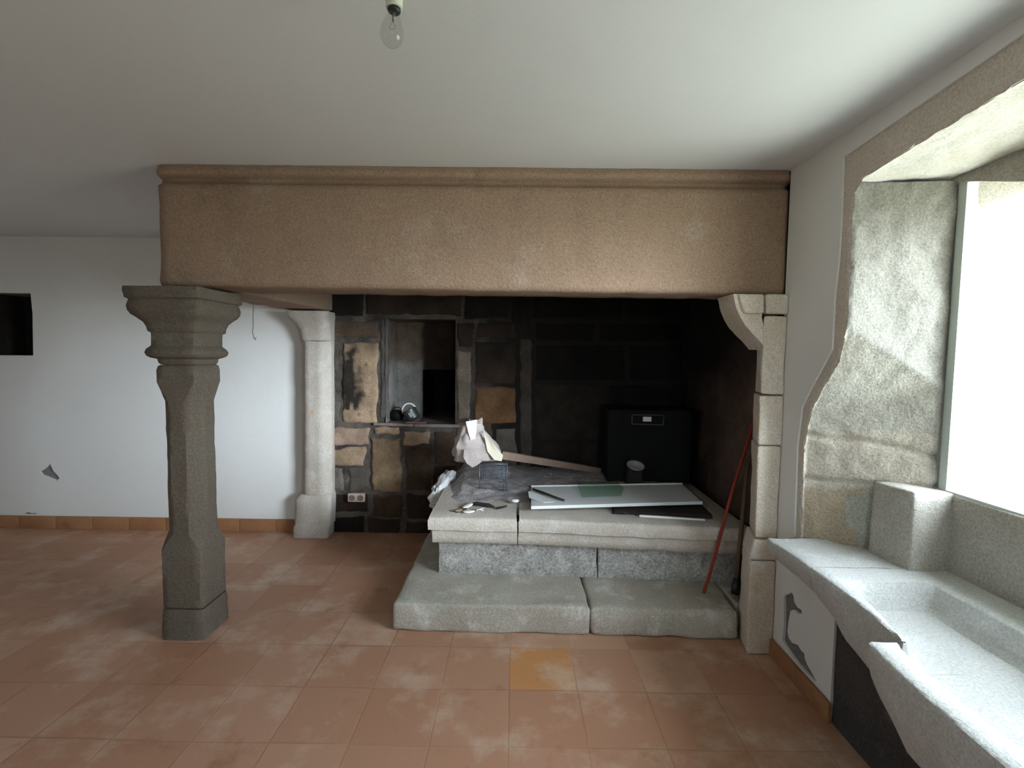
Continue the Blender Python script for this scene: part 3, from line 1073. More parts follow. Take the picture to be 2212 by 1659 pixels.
# mantel beam
secs = []
BX0, BX1 = -1.825, 1.373
prof = [(1.872, 2.470), (1.880, 2.450), (1.90, 2.442), (1.97, 2.440), (2.05, 2.440), (2.13, 2.440), (2.21, 2.440), (2.29, 2.441), (2.36, 2.441), (2.388, 2.443), (2.398, 2.458), (2.408, 2.472), (2.424, 2.472),
        (2.432, 2.448), (2.438, 2.434), (2.455, 2.430), (2.47, 2.436), (2.484, 2.440), (2.4845, 2.60), (2.4845, 2.72), (2.3, 2.72), (2.1, 2.72), (1.90, 2.72), (1.872, 2.70), (1.872, 2.62), (1.872, 2.54)]
nb = 110
for i in range(nb + 1):
    t = i / nb
    x = BX0 + (BX1 - BX0) * t
    sh = .018 * math.exp(-(x - BX0) / .012) if t < .05 else (.02 * math.exp(-(BX1 - x) / .012) if t > .95 else 0)
    secs.append([(x + (.014 * fnoise((0, 0, z), 9, 2) if i == 0 else 0), y + sh * (1 if y < 2.55 else -1), z if z > 2.4 else z + (.008 * (1 - t) if z < 1.93 else 0)) for z, y in prof])
bm = loft(secs)
rough(bm, .005, 7, 4)
for v in bm.verts:
    v.co.z = min(v.co.z, CEIL - .0005)
beam = link('mantel_beam', bm, M['beam'], None, True, 60)
tag(beam, 'long tan granite mantel beam with a grooved top edge spanning the fireplace under the ceiling', 'beam')

# side beam from the column back to the rear pillar
bm = stone_box([(-1.93, 2.725, 1.885), (-1.585, 2.725, 1.885), (-1.535, BACKY - .015, 1.895), (-1.90, BACKY - .015, 1.895), (-1.90, 2.725, CEIL - .004), (-1.585, 2.725, CEIL - .004), (-1.535, BACKY - .015, CEIL - .004), (-1.90, BACKY - .015, CEIL - .004)], .07, .015, .006, 7, 8)
o = link('side_beam', bm, M['beam'], None, True)
tag(o, 'shorter stone beam running back from the column to the pale pillar on the back wall', 'beam')

# rear pillar on the back wall
PX, PY = -1.68, 3.945
rear = thing('rear_pillar', 'pale stone pillar with flared cap standing against the back wall left of the rubble stones', 'pillar', (PX, PY, 0))


def pilaster(profile, step=.03):
    """half pillar: left and right edges, front depth and corner cut per height"""
    out = []
    full = []
    for a_, b_ in zip(profile, profile[1:]):
        n = max(1, round((b_[0] - a_[0]) / step))
        for k in range(n):
            full.append([p + (q - p) * k / n for p, q in zip(a_, b_)])
    full.append(list(profile[-1]))
    for z, xl, xr, yf, ch in full:
        pts = [(xl, BACKY - .013), (xl, yf + ch), (xl + ch, yf), (xr - ch, yf), (xr, yf + ch), (xr, BACKY - .013)]
        row = []
        for i in range(5):
            a_, b_ = Vector(pts[i]), Vector(pts[i + 1])
            for k in range(4):
                q = a_.lerp(b_, k / 4)
                row.append((q.x, q.y, z))
        row.append((*pts[5], z))
        out.append(row)
    return loft(out)


bm = pilaster([(0, -1.84, -1.55, 3.865, .012), (.095, -1.84, -1.545, 3.868, .015), (.10, -1.832, -1.535, 3.87, .02), (.32, -1.83, -1.525, 3.87, .025), (.36, -1.81, -1.53, 3.885, .04)])
rough(bm, .006, 9, 3)
link('base', bm, M['rearpillar'], rear, True, 50)
bm = pilaster([(.36, -1.79, -1.535, 3.885, .055), (1.0, -1.78, -1.532, 3.88, .06), (1.64, -1.776, -1.530, 3.88, .06)], .05)
rough(bm, .006, 8, 5)
link('shaft', bm, M['rearpillar'], rear, True, 50)
bm = pilaster([(1.642, -1.772, -1.534, 3.882, .055), (1.65, -1.782, -1.528, 3.875, .05), (1.72, -1.79, -1.525, 3.865, .05), (1.78, -1.812, -1.522, 3.845, .045), (1.83, -1.842, -1.52, 3.82, .035), (1.878, -1.855, -1.52, 3.80, .03)], .02)
rough(bm, .005, 8, 6)
link('capital', bm, M['rearpillar'], rear, True, 50)

# right pillar under the beam, in courses, with its corbel
pil = thing('right_pillar', 'stacked granite pillar with a curved corbel carrying the right end of the beam', 'pillar', (1.29, 2.5, 0))


def course(z0, z1, xl, xr, yf=2.40, seed=0, yb=2.605, dx=0.0, sp=.072):
    bm_ = stone_box([(xl, yf, z0), (xr, yf, z0), (xr, yb, z0), (xl + sp, yb, z0), (xl + dx, yf, z1), (xr, yf, z1), (xr, yb, z1), (xl + dx + sp, yb, z1)], .05, .013, .006, 8, seed)
    return link('course', bm_, M['pillar'], pil, True)


course(.0, .50, 1.226, 1.361, 2.395, 1, sp=.055)
course(.503, .612, 1.220, 1.361, 2.40, 2, dx=.022, sp=.06)
course(.617, 1.10, 1.245, 1.361, 2.402, 3, dx=-.006)
course(1.106, 1.358, 1.240, 1.361, 2.402, 4, dx=-.004)
course(1.365, 1.758, 1.243, 1.361, 2.404, 5)
course(1.768, 1.866, 1.140, 1.241, 2.394, 6, dx=-.036, sp=.03)
course(1.768, 1.866, 1.249, 1.361, 2.398, 7, sp=0)
# corbel: rounded bracket reaching into the opening
arc = [(1.268, 1.590), (1.225, 1.638), (1.19, 1.672), (1.155, 1.71), (1.127, 1.753), (1.104, 1.80), (1.094, 1.839), (1.088, 1.866)]
outl = resample(arc, 24)
secs = []
for k in range(9):
    y = 2.410 + .186 * k / 8
    s = [(p.x, y, p.y) for p in outl] + [(1.234, y, 1.866), (1.236, y, 1.75), (1.268, y, 1.64)]
    secs.append(s)
bm = loft(secs)
rough(bm, .004, 9, 8)
link('corbel', bm, M['pillar'], pil, True, 40)

# ------------------------------------------------------------------ the raised hearth
hearth = thing('raised_hearth', 'raised granite hearth of step, recessed blocks and moulded top slabs inside the fireplace', 'hearth', (.3, 2.9, 0))


def hx(f, t):
    return f[0] + (f[1] - f[0]) * t


# lower step, two blocks with an open joint
bm = stone_box([(-.672, 2.556, 0), (.432, 2.545, 0), (.432, 3.0, 0), (-.672, 4.0, 0), (-.668, 2.566, .158), (.432, 2.553, .156), (.432, 3.0, .16), (-.655, 4.0, .16)], .045, .022, .010, 6, 1)
# keep the left block from running under the riser only where it is needed
link('step', bm, M['step'], hearth, True)
bm = stone_box([(.438, 2.545, 0), (1.242, 2.516, 0), (1.285, 3.0, 0), (.438, 3.0, 0), (.438, 2.555, .155), (1.240, 2.528, .152), (1.285, 3.0, .155), (.438, 3.0, .155)], .045, .024, .010, 6, 2)
link('step', bm, M['step'], hearth, True)
bm = stone_box(abox(1.268, 1.41, 2.618, 3.0, 0, .152), .045, .012, .006, 6, 6)
link('step', bm, M['step'], hearth, True)
# recessed riser blocks
bm = stone_box([(-.475, 2.935, .15), (.528, 2.908, .15), (.528, 3.9, .15), (-.475, 3.9, .15), (-.475, 2.935, .374), (.528, 2.908, .364), (.528, 3.9, .364), (-.475, 3.9, .374)], .05, .010, .008, 9, 3)
link('riser', bm, M['riser'], hearth, True)
bm = stone_box([(.534, 2.905, .15), (1.40, 2.875, .15), (1.40, 3.9, .15), (.534, 3.9, .15), (.534, 2.905, .364), (1.40, 2.875, .356), (1.40, 3.9, .36), (.534, 3.9, .364)], .05, .010, .008, 9, 4)
link('riser', bm, M['riser'], hearth, True)


# moulded slabs: lower tier set back a little under the upper nosing
def slab_bm(xa, xb, ya, yb, za, zb, seed):
    secs = []
    n = max(8, int((xb - xa) / .045))
    for i in range(n + 1):
        t = i / n
        x = xa + (xb - xa) * t
        y = ya + (yb - ya) * t
        z = za + (zb - za) * t
        inset = .006 if i in (0, n) else 0
        pr = [(3.985, z), (3.7, z), (3.4, z), (3.1, z), (2.96, z), (y + .022, z - .002), (y + .006, z - .008), (y, z - .022), (y, z - .06), (y + .002, z - .080), (y + .020, z - .086), (y + .022, z - .094),
              (y + .022, z - .13), (y + .028, z - .166), (y + .045, z - .176), (3.4, z - .176), (3.985, z - .176)]
        left = .0
        row = []
        for (yy, zz) in pr:
            xx = x
            if seed == 1 and i == 0 and yy < 2.9 and zz < z - .08:
                xx += .022
            row.append((xx + (inset if i == 0 else -inset) * (1 if zz > z - .01 or zz < z - .17 else 0), yy, zz))
        secs.append(row)
    b_ = loft(secs)
    rough(b_, .006, 8, seed)
    return b_


link('hearth_slab', slab_bm(-.522, .026, 2.842, 2.838, .552, .549, 1), M['slab'], hearth, True, 60)
link('hearth_slab', slab_bm(.032, 1.41, 2.838, 2.752, .549, .540, 2), M['slab'], hearth, True, 60)


# grey ash over the hearth
def ashz(x, y):
    e = min(1, max(0, (y - 3.02) / .25)) * min(1, max(0, (x + .50) / .12)) * min(1, max(0, (1.36 - x) / .1))
    back = min(1, max(0, (y - 3.3) / .6))
    p = (x, y, 0)
    h = .016 + .10 * back * math.exp(-((x + .30) / .22) ** 2) + .04 * back
    h += .012 * fnoise(p, 7, 2) + .007 * fnoise(p, 22, 4)
    return .545 + h * e - .012 * (1 - e)


bm = grid(lambda u, v: Vector((-.515 + 1.90 * u, 2.96 + 1.02 * v, ashz(-.515 + 1.90 * u, 2.96 + 1.02 * v))), 130, 70)
o = link('ash_heap', bm, M['ash'], None, True)
tag(o, 'bed of grey ash heaped over the back of the raised hearth', 'ash', kind='stuff')

# ------------------------------------------------------------------ the stone sink
sink = thing('stone_sink', 'long pale stone sink with a shallow basin set under the window', 'sink', (1.4, 1.2, .4))


def lerp_tab(tab, y):
    tab = sorted(tab)
    if y <= tab[0][0]:
        return tab[0][1:]
    for a_, b_ in zip(tab, tab[1:]):
        if a_[0] <= y <= b_[0]:
            t = (y - a_[0]) / (b_[0] - a_[0])
            return tuple(p + (q - p) * t for p, q in zip(a_[1:], b_[1:]))
    return tab[-1][1:]


# station y: front x, rim inner x, basin depth, thickness, underside x
TAB = [(.30, 1.035, 1.14, 0, .21, 1.10), (.42, 1.035, 1.135, 0, .22, 1.10), (.50, 1.035, 1.13, .10, .225, 1.10), (1.10, 1.045, 1.128, .10, .235, 1.09), (1.25, 1.052, 1.135, .10, .235, 1.095), (1.36, 1.066, 1.15, .10, .21, 1.13),
       (1.388, 1.074, 1.165, .10, .20, 1.14)]
TAB2 = [(1.398, 1.178, 1.186, .10, .20, 1.186), (1.42, 1.184, 1.204, .10, .205, 1.196), (1.50, 1.195, 1.222, .10, .215, 1.215), (1.60, 1.208, 1.248, .10, .205, 1.225), (1.70, 1.212, 1.268, .10, .19, 1.235), (1.745, 1.212, 1.29, .095, .17, 1.24), (1.775, 1.212, 1.30, .0, .15, 1.24),
        (1.90, 1.212, 1.33, 0, .098, 1.23), (2.0, 1.208, 1.33, 0, .095, 1.23), (2.14, 1.200, 1.33, 0, .09, 1.23), (2.20, 1.198, 1.33, 0, .085, 1.23)]


def sink_row(y, tab):
    xf, xr, d, t, xu = lerp_tab(tab, y)
    xb = 1.60 if d > 0 else 1.60
    back = 1.78
    fl = SINKZ - d
    pts = [(back, SINKZ), (1.70, SINKZ), (xb + .012, SINKZ), (xb, SINKZ - .008 if d else SINKZ), (xb - .012, fl + (.03 if d else 0)), (xb - .04, fl)]
    for k in range(1, 6):
        pts.append((xb - .04 + (xr + .05 - xb + .04) * k / 6, fl))
    pts += [(xr + .05, fl), (xr + .018, fl + (.03 if d else 0)), (xr + .004, SINKZ - (.010 if d else 0)), (xr - .006, SINKZ), ((xf + xr) / 2, SINKZ), (xf + .010, SINKZ), (xf + .002, SINKZ - .006), (xf, SINKZ - .02)]
    zb = SINKZ - t
    for k in range(1, 5):
        f = k / 4
        pts.append((xf + (xu - xf) * f ** 2.2, SINKZ - .02 + (zb - SINKZ + .02) * f))
    pts += [(xu + .05, zb - .012), (1.36, zb - .02), (1.50, zb - .02), (back, zb - .02)]
    return [(x, y, z) for x, z in pts]


ys = sorted(set([.30, .36, .42, .46, .495, .505] + [.53 + .033 * i for i in range(25)] + [1.365, 1.38, 1.388]))
bm = loft([sink_row(y, TAB) for y in ys])
ys2 = [1.3885, 1.398, 1.43, 1.465, 1.50, 1.535, 1.57, 1.60, 1.635, 1.67, 1.70, 1.725, 1.742, 1.752, 1.764, 1.776, 1.80, 1.83, 1.86, 1.893]
bm2 = loft([sink_row(y, TAB2) for y in ys2])
bm = merge([bm, bm2])
bmesh.ops.recalc_face_normals(bm, faces=bm.faces[:])
rough(bm, .004, 9, 6)
link('basin', bm, M['sink'], sink, True, 45)
ys3 = [1.898, 1.93, 1.96, 1.99, 2.02, 2.05, 2.08, 2.11, 2.14, 2.17, 2.19, 2.20]
bm = loft([sink_row(y, TAB2) for y in ys3])
rough(bm, .005, 9, 7)
link('drain_shelf', bm, M['sink'], sink, True, 45)
bm = stone_box(abox(1.367, 1.76, .42, 1.948, -.005, .46), .08, .012, .006, 6, 9)
link('support_block', bm, M['darkstone'], sink, True)

# ------------------------------------------------------------------ pendant bulb
bulb = thing('pendant_bulb', 'clear pear-shaped light bulb in a pale holder hanging from the ceiling', 'light bulb', (-.325, 1.25, CEIL))
ax = Vector((.09, .02, -1)).normalized()
ax2 = Vector((.02, 0, -1)).normalized()
top = Vector((-.317, 1.25, CEIL - .001))
bm = lathe([(.0225, 0), (.0225, .03), (.021, .055), (.0205, .068), (.018, .069)], top, ax2, 24)
link('lamp_holder', bm, M['holder'], bulb, True, 40)
p0 = top + ax2 * .066
ax3 = Vector((-.10, 0, -1)).normalized()
bm = lathe([(.0135, -.004), (.0155, .0), (.0165, .006), (.0155, .010), (.0135, .012)], p0, ax3, 24)
link('bulb_cap', bm, M['blackrubber'], bulb, True, 40)
bm = lathe([(.0125, .008), (.0130, .014), (.0155, .022), (.0215, .036), (.0265, .048), (.0290, .060), (.0285, .070), (.0255, .080), (.0195, .0885), (.011, .094), (.0005, .096)], p0, ax3, 32)
link('glass_envelope', bm, M['bulbglass'], bulb, True)
bm = merge([tube([p0 + ax3 * .01, p0 + ax3 * .032], [.004, .0025], 8), tube([p0 + ax3 * .032, p0 + ax3 * .05 + Vector((-.008, 0, 0))], .0005, 5), tube([p0 + ax3 * .032, p0 + ax3 * .05 + Vector((.008, 0, 0))], .0005, 5),
            tube([p0 + ax3 * .05 + Vector((-.008, 0, 0)), p0 + ax3 * .052, p0 + ax3 * .05 + Vector((.008, 0, 0))], .0004, 5)])
link('filament_stem', bm, M['wire'], bulb, True)

# ------------------------------------------------------------------ small things
# double socket on the rubble wall
c = on_y(770, 1075, 3.965)
sock = thing('double_socket', 'cream double electrical socket low on the rubble wall by the pale pillar', 'socket', c)
bm = stone_box(abox(c.x - .074, c.x + .074, c.y - .008, c.y + .006, c.z - .037, c.z + .037), .03, .010, 0)
link('cover_plate', bm, M['cream_plastic'], sock, True, 50)
for sx in (-.036, .036):
    bm = merge([lathe([(.0245, 0), (.0245, .005), (.0205, .005), (.0195, .001)], (c.x + sx, c.y - .0075, c.z), (0, -1, 0), 24)]
               + [lathe([(.003, 0), (.003, .002)], (c.x + sx + dx, c.y - .0085, c.z), (0, -1, 0), 10) for dx in (-.0095, .0095)])
    link('outlet', bm, M['outlet'], sock, True, 40)
bm = stone_box(abox(c.x - .06, c.x + .06, c.y + .004, c.y + .05, c.z - .03, c.z + .03), .03, .004, 0)
link('back_box', bm, M['cream_plastic'], sock, True, 50)

# tin with a white loop handle, and a black pot, on the cupboard sill
tin = thing('metal_tin', 'dark grey tin with pale label and white loop handle tilted on the cupboard sill', 'tin', (-.90, 4.12, .955))
d = Vector((.42, 0, .9)).normalized()
tax = Vector((-.50, .10, .86)).normalized()
tp = Vector((-.90, 4.10, 1.022))
bm = lathe([(.030, -.052), (.060, -.050), (.063, -.044), (.062, .030), (.065, .036), (.062, .042), (.03, .044)], tp, tax, 28)
link('body', bm, M['cangrey'], tin, True, 40)
side = Vector((.86, -.05, .50)).normalized()
hpts = [tp + tax * (.036 + .062 * math.sin(math.pi * k / 16)) + side * (-.060 * math.cos(math.pi * k / 16)) for k in range(17)]
link('handle', tube(hpts, .008, 8), M['shell'], tin, True)
fwd = Vector((.25, -.96, .0))
fwd = (fwd - tax * fwd.dot(tax)).normalized()
rt = tax.cross(fwd).normalized()
lab = []
for i in range(7):
    a_ = -.30 + .60 * i / 6
    n_ = fwd * math.cos(a_) + rt * math.sin(a_)
    lab.append([tp + n_ * .0645 + tax * .012 - tax * 0, tp + n_ * .0645 - tax * .030])
bm = bmesh.new()
lv = [[bm.verts.new(p) for p in r] for r in lab]
for a_, b_ in zip(lv, lv[1:]):
    bm.faces.new((a_[0], b_[0], b_[1], a_[1]))
bmesh.ops.solidify(bm, geom=bm.faces[:], thickness=.001)
link('paper_label', bm, M['paperwhite'], tin)
pot = thing('round_pot', 'small round black iron pot in the left corner of the wall cupboard', 'pot', (-1.035, 4.16, .955))
bm = lathe([(.02, .0), (.042, .006), (.056, .030), (.058, .052), (.050, .074), (.042, .082), (.047, .088), (.044, .090), (.036, .084), (.02, .078)], (-1.035, 4.16, .956), (0, 0, 1), 24)
link('body', bm, M['iron'], pot, True, 50)
link('handle', tube([Vector((-1.035 + .04 * math.cos(math.pi * k / 10), 4.16, 1.04 + .035 * math.sin(math.pi * k / 10))) for k in range(11)], .004, 6), M['iron'], pot, True)
brick = stone_box([(-.93, 3.992, .955), (-.76, 4.0, .953), (-.75, 4.036, .953), (-.92, 4.03, .955), (-.925, 3.996, .972), (-.77, 4.003, .968), (-.755, 4.032, .970), (-.915, 4.026, .974)], .03, .006, .003, 14, 2)
o = link('tile_shard', brick, stone_mat('reddish_shard', (.16, .09, .08), (.12, .065, .06), None, None, big=10, grain=.15, seed=41), None, True)
tag(o, 'broken reddish tile piece lying in front of the tin on the cupboard sill', 'tile')

# wire basket on the ash
bk = thing('wire_basket', 'grey-blue wire basket standing on the ash under the paper bag', 'basket', (-.15, 3.42, .56))
bx0, bx1, by0, by1, bz0, bz1 = -.245, -.05, 3.36, 3.52, .560, .765


def bar(a_, b_, r_=.0022):
    return tube([a_, b_], r_, 6)


frame = []
for z in (bz0, bz1):
    cs = [(bx0, by0, z), (bx1, by0, z), (bx1, by1, z), (bx0, by1, z)]
    frame += [bar(cs[i], cs[(i + 1) % 4], .0035) for i in range(4)]
for x in (bx0, bx1):
    for y in (by0, by1):
        frame.append(bar((x, y, bz0), (x, y, bz1), .0035))
frame.append(bar((bx1 - .022, by0, bz0), (bx1 - .022, by0, bz1), .003))
link('frame', merge(frame), M['wire'], bk, True)
wires = []
for k in range(1, 12):
    x = bx0 + (bx1 - bx0) * k / 12
    wires += [bar((x, by0, bz0), (x, by0, bz1), .0013), bar((x, by1, bz0), (x, by1, bz1), .0013), bar((x, by0, bz0), (x, by1, bz0), .0013)]
for k in range(1, 7):
    z = bz0 + (bz1 - bz0) * k / 7
    wires += [bar((bx0, by0, z), (bx1, by0, z), .0018), bar((bx0, by1, z), (bx1, by1, z), .0018), bar((bx0, by0, z), (bx0, by1, z), .0018), bar((bx1, by0, z), (bx1, by1, z), .0018)]
link('mesh_wires', merge(wires), M['wire'], bk, True)

# wooden plank with the paper bag on its end
pl = stone_box([(-.085, 3.40, .790), (-.075, 3.44, .788), (.76, 3.92, .570), (.75, 3.88, .572), (-.085, 3.40, .848), (-.075, 3.44, .846), (.76, 3.92, .612), (.75, 3.88, .614)], .06, .003, .0015, 9, 1)
o = link('wooden_plank', pl, M['wood'], None, True, 50)
tag(o, 'narrow weathered wooden plank sloping down from the paper bag to the back of the hearth', 'plank')


def bag_shell(rows, seed, amp=.012):
    """crumpled bag: closed cross-sections stacked upward"""
    secs = []
    n = 28
    for (z, cx, cy, rx, ry) in rows:
        s = []
        for k in range(n):
            a_ = 2 * math.pi * k / n
            ca, sa = math.cos(a_), math.sin(a_)
            e = .75
            x = cx + rx * math.copysign(abs(ca) ** e, ca)
            y = cy + ry * math.copysign(abs(sa) ** e, sa)
            s.append((x, y, z))
        secs.append(s)
    b_ = loft(secs)
    bm_sub = bmesh.ops.subdivide_edges(b_, edges=b_.edges[:], cuts=1, use_grid_fill=True)
    b_.normal_update()
    for v in b_.verts:
        p = v.co
        r_ = abs(fnoise(p, 11, seed)) * 2 - .5 + .5 * (abs(fnoise(p, 24, seed + 3)) * 2 - .5)
        v.co += v.normal * amp * r_
    return b_


bag = thing('paper_bag', 'crumpled pale paper bag with a white flap leaning on the end of the plank', 'bag', (-.27, 3.44, .76))
rows = [(.776, -.27, 3.44, .150, .075), (.785, -.262, 3.44, .172, .09), (.83, -.262, 3.44, .178, .095), (.88, -.275, 3.44, .160, .088), (.93, -.295, 3.44, .130, .075), (.98, -.305, 3.445, .100, .06),
        (1.02, -.30, 3.45, .080, .045), (1.06, -.290, 3.455, .055, .022), (1.078, -.288, 3.457, .045, .010)]
link('sack', bag_shell(rows, 5, .016), M['paper'], bag, True, 35)
flap = [(-.352, 3.405, 1.062), (-.270, 3.405, 1.078), (-.272, 3.375, 1.0), (-.278, 3.352, .945), (-.312, 3.350, .940), (-.330, 3.372, .99)]


def sheet(pts, th=.0015, seed=0, amp=.004, cuts=3):
    b_ = bmesh.new()
    vs_ = [b_.verts.new(p) for p in pts]
    cen = b_.verts.new(sum((Vector(p) for p in pts), Vector()) / len(pts))
    for i in range(len(vs_)):
        b_.faces.new((cen, vs_[i], vs_[(i + 1) % len(vs_)]))
    bmesh.ops.subdivide_edges(b_, edges=b_.edges[:], cuts=cuts, use_grid_fill=True)
    bmesh.ops.recalc_face_normals(b_, faces=b_.faces[:])
    rough(b_, amp, 18, seed)
    bmesh.ops.solidify(b_, geom=b_.faces[:], thickness=th)
    return b_


link('white_flap', sheet(flap), M['paperwhite'], bag, True, 40)
link('cream_panel', sheet([(-.222, 3.365, 1.005), (-.15, 3.345, .92), (-.078, 3.355, .83), (-.088, 3.345, .79), (-.14, 3.335, .80), (-.19, 3.338, .86)], .0015, 3), M['papercream'], bag, True, 40)
link('torn_corner', sheet([(-.355, 3.335, .872), (-.28, 3.328, .878), (-.265, 3.325, .82), (-.228, 3.322, .79), (-.26, 3.32, .765), (-.295, 3.318, .748), (-.335, 3.325, .775), (-.36, 3.33, .82)], .0015, 7), M['paper'], bag, True, 40)

# white panel lying on the hearth, glass sheet and stick on it
pan = thing('white_board', 'long white panel with raised front and back edges lying on the hearth', 'panel', (.65, 3.15, .575))
PA, PB, PC, PD = Vector((.112, 2.955, .572)), Vector((1.235, 3.055, .588)), Vector((1.26, 3.50, .588)), Vector((.128, 3.43, .572))
up = Vector((0, 0, .012))
link('sheet', stone_box([PA, PB, PC, PD, PA + up, PB + up, PC + up, PD + up], .08, .002, 0), M['board'], pan, True, 40)


def rail(a_, b_, w, h):
    dr = (b_ - a_).normalized()
    nn = Vector((-dr.y, dr.x, 0)) * w
    hh = Vector((0, 0, h))
    q = [a_, b_, b_ + nn, a_ + nn]
    return stone_box([p for p in q] + [p + hh for p in q], .2, .002, 0)


link('front_edge', rail(PA + up * .9, PB + up * .9, .012, .010), M['board'], pan, True, 40)
link('back_edge', rail(PD + up * .9, PC + up * .9, .012, .010), M['board'], pan, True, 40)
# torn lower skin curling out at the left end
link('torn_end', sheet([(.13, 3.32, .590), (.10, 3.25, .600), (.105, 3.12, .596), (.20, 3.05, .588), (.27, 3.07, .587), (.20, 3.26, .587)], .002, 2, .003), M['board'], pan, True, 40)
g0 = [Vector((.460, 3.155, .592)), Vector((.735, 3.19, .594)), Vector((.79, 3.36, .602)), Vector((.765, 3.50, .606)), Vector((.468, 3.51, .606))]
bm = bmesh.new()
f_ = [bm.verts.new(p) for p in g0]
b_ = [bm.verts.new(p + Vector((0, 0, .005))) for p in g0]
bm.faces.new(f_[::-1]); bm.faces.new(b_)
for i in range(5):
    bm.faces.new((f_[i], f_[(i + 1) % 5], b_[(i + 1) % 5], b_[i]))
o = link('glass_sheet', bm, M['greenglass'], None, False)
tag(o, 'broken sheet of greenish glass lying across the white panel', 'glass')
bm = tube([(.135, 3.30, .604), (.20, 3.225, .602), (.27, 3.14, .600), (.332, 3.075, .598)], [.008, .0095, .009, .0075], 7)
rough(bm, .002, 30, 1)
o = link('dark_stick', bm, M['darkwood'], None, True)
tag(o, 'short dark stick lying on the left end of the white panel', 'stick')
# charred plank under the right part of the panel, and a white strip in front
bm = stone_box([(.62, 2.96, .548), (1.24, 2.90, .545), (1.25, 3.10, .545), (.66, 3.12, .548), (.64, 2.965, .568), (1.24, 2.91, .572), (1.25, 3.10, .572), (.66, 3.12, .568)], .05, .006, .003, 12, 2)
o = link('charred_board', bm, M['char'], None, True)
tag(o, 'black charred board wedged beneath the right half of the white panel', 'board')
bm = stone_box([(.785, 2.905, .548), (1.178, 2.866, .545), (1.180, 2.884, .545), (.787, 2.921, .548), (.785, 2.905, .562), (1.178, 2.866, .555), (1.180, 2.884, .555), (.787, 2.921, .562)], .08, .002, .001, 10, 4)
o = link('white_strip', bm, M['board'], None, True)
tag(o, 'thin white strip of trim on the hearth edge in front of the charred board', 'strip')

# burnt bits at the left front of the hearth
bits = 'burnt bits and pale shards on the left front of the hearth'


def ell(cx, cy, cz, rx, ry, rz, ang, tilt=0.0, seed=0, amp=.002):
    b_ = bmesh.new()
    bmesh.ops.create_uvsphere(b_, u_segments=18, v_segments=12, radius=1)
    R_ = Matrix.Rotation(ang, 3, 'Z') @ Matrix.Rotation(tilt, 3, 'Y')
    for v in b_.verts:
        p = Vector((v.co.x * rx, v.co.y * ry, v.co.z * rz + .25 * rz * (v.co.x ** 2)))
        v.co = R_ @ p + Vector((cx, cy, cz))
    rough(b_, amp, 40, seed)
    return b_


for nm, args, mat, lab, cat in (
        ('white_shard', (-.298, 3.025, .566, .046, .020, .007, .85, -.1), 'shell', 'longer white oval shard leaning among the burnt twigs on the hearth', 'shard'),
        ('white_shard', (-.280, 2.930, .561, .040, .020, .007, .45, .05), 'shell', 'rounder white oval shard nearest the front edge of the hearth', 'shard'),
        ('brown_shard', (-.348, 2.950, .561, .034, .020, .008, 1.0, .1), 'wood', 'small brown curled chip left of the white shards on the hearth', 'chip'),
        ('white_pebble', (.012, 3.12, .574, .026, .018, .012, .2, .0), 'shell', 'white pebble lying beside the left end of the white panel', 'pebble')):
    o = link(nm, ell(*args, seed=args[0]), M[mat], None, True)
    tag(o, lab, cat, None)
for pts, rr, mat, nm, lab in (
        ([(-.285, 3.060, .566), (-.245, 3.062, .571), (-.20, 3.048, .570), (-.16, 3.042, .566), (-.125, 3.022, .563)], [.007, .014, .011, .013, .006], 'char', 'charred_twig', 'thick black charred twig behind the white shards on the hearth'),
        ([(-.36, 2.93, .556), (-.335, 2.975, .558), (-.30, 3.0, .557)], [.006, .009, .006], 'char', 'charred_twig', 'short charred twig at the far left beside the brown chip'),
        ([(-.11, 3.0, .560), (-.07, 3.02, .562), (-.045, 3.05, .561)], [.005, .007, .004], 'char', 'charred_twig', 'smallest charred twig at the right end of the burnt bits'),
        ([(-.262, 2.995, .560), (-.225, 2.972, .563), (-.19, 2.955, .561)], [.003, .004, .003], 'shell', 'white_splinter', 'thin white splinter pointing right beside the rounder shard'),
        ([(-.235, 2.952, .560), (-.205, 2.972, .567), (-.185, 2.995, .562)], [.0025, .003, .002], 'shell', 'white_splinter', 'thin white splinter crossing over another one on the hearth')):
    bm = tube(pts, rr, 7)
    rough(bm, .003 if mat == 'char' else .0008, 35, len(lab))
    o = link(nm, bm, M[mat], None, True)
    tag(o, lab, 'twig' if mat == 'char' else 'splinter')

# crumpled white plastic hanging over the left edge of the hearth
cr_ = thing('crumpled_plastic', 'crumpled white plastic sheet draped over the left edge of the hearth', 'plastic sheet', (-.55, 3.6, .55))
secs = []
path = [(-.475, 3.72, .575, .035), (-.505, 3.66, .592, .045), (-.535, 3.58, .580, .050), (-.560, 3.48, .535, .045), (-.572, 3.40, .495, .042), (-.575, 3.35, .465, .035), (-.575, 3.33, .445, .015)]
bm = tube([p[:3] for p in path], [p[3] for p in path], 16)
bmesh.ops.subdivide_edges(bm, edges=bm.edges[:], cuts=2, use_grid_fill=True)
bm.normal_update()
for v in bm.verts:
    v.co += v.normal * .022 * (abs(fnoise(v.co, 16, 3)) * 2 - .5 + .5 * (abs(fnoise(v.co, 34, 3)) * 2 - .5))
link('folds', bm, M['crumple'], cr_, True, 35)

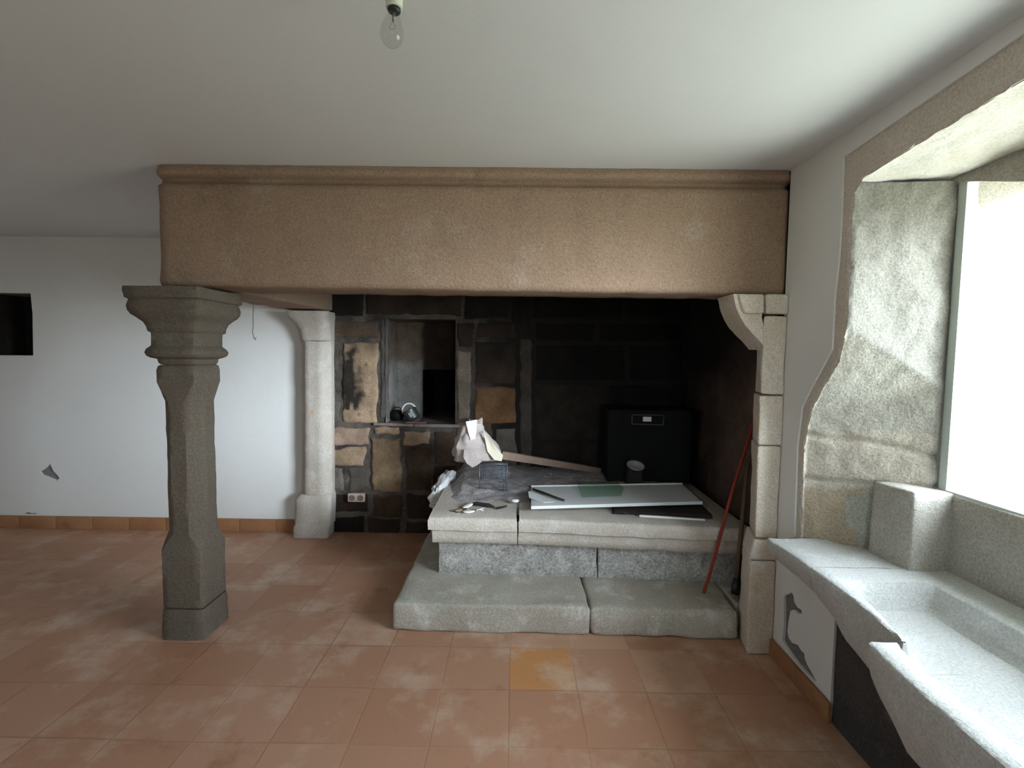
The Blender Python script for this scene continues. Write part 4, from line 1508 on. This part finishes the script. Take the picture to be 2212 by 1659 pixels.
# red rod and old broomstick leaning by the right pillar
A_, B_ = Vector((1.125, 2.72, .164)), on_y(1628, 905, 2.80)
rod = thing('red_rod', 'thin red painted rod leaning from the hearth step against the right side', 'rod', A_)
link('bar', tube([A_.lerp(B_, k / 12) + Vector((.004 * math.sin(k * .7), 0, 0)) for k in range(13)], .0095, 10), M['red'], rod, True)
A2, B2 = on_y(1588, 1283, 2.665), on_y(1615, 1000, 2.76)
br = thing('old_broomstick', 'brown wooden stick with a black foot standing between the red rod and the pillar', 'stick', A2)
link('handle', tube([A2.lerp(B2, .08), A2.lerp(B2, .5), B2], [.012, .0125, .011], 10), M['stickwood'], br, True)
link('rubber_foot', tube([A2, A2.lerp(B2, .05), A2.lerp(B2, .12)], [.022, .024, .016], 12), M['blackrubber'], br, True)

# black metal firebox at the back right, with a white tag
fb = thing('black_firebox', 'black metal box with a small white tag standing at the dark back of the hearth', 'metal box', (1.05, 3.75, .57))
bm = stone_box(abox(.72, 1.36, 3.62, 3.97, .575, 1.14), .1, .012, .002, 5, 1)
link('body', bm, M['iron'], fb, True, 40)
cc = on_y(1398, 905, 3.615)
bm = slab_poly([[(cc.x - .12, cc.z - .045), (cc.x + .13, cc.z - .05), (cc.x + .135, cc.z + .035), (cc.x - .12, cc.z + .035)], [(cc.x - .11, cc.z - .037), (cc.x + .12, cc.z - .042), (cc.x + .125, cc.z + .027), (cc.x - .11, cc.z + .027)]],
               lambda u, v, d: Vector((u, 3.612 + d, v)), .012)
link('drawer_rim', bm, M['cangrey'], fb)
bm = stone_box(abox(cc.x - .032, cc.x + .032, 3.608, 3.622, cc.z - .019, cc.z + .017), .02, .002, 0)
link('white_tag', bm, M['paperwhite'], fb)
cc = on_y(1372, 1007, 3.52)
sau = thing('pale_saucer', 'pale grey dish propped in front of the black metal box', 'dish', (cc.x, cc.y, .57))
bm = lathe([(.012, .0), (.030, .004), (.055, .012), (.066, .022), (.064, .026), (.05, .016), (.02, .008), (.004, .007)], (cc.x, cc.y, cc.z - .012), (.05, -.35, .94), 28)
link('dish', bm, plain('grey_enamel', (.42, .42, .42), .35), sau, True)
bm = stone_box([(cc.x - .06, cc.y - .02, .565), (cc.x + .06, cc.y - .02, .565), (cc.x + .06, cc.y + .08, .565), (cc.x - .06, cc.y + .08, .565),
                (cc.x - .05, cc.y - .02, cc.z - .012), (cc.x + .05, cc.y - .02, cc.z - .012), (cc.x + .05, cc.y + .08, cc.z), (cc.x - .05, cc.y + .08, cc.z)], .04, .01, .006, 10, 3)
o = link('charred_log', bm, M['char'], None, True)
tag(o, 'stubby black charred log standing beneath the pale grey dish', 'log')

# thin wire hanging on the plaster behind the column
w_ = [on_y(548, 652, 4.004), on_y(547, 690, 4.004), on_y(548, 705, 4.002), on_y(546, 716, 4.002), on_y(549, 728, 4.002), on_y(552, 734, 4.002), on_y(554, 728, 4.002)]
o = link('hanging_wire', tube(w_, .0016, 6), M['greywire'], None, True)
tag(o, 'thin grey wire end hanging on the white wall between column and pale pillar', 'wire')
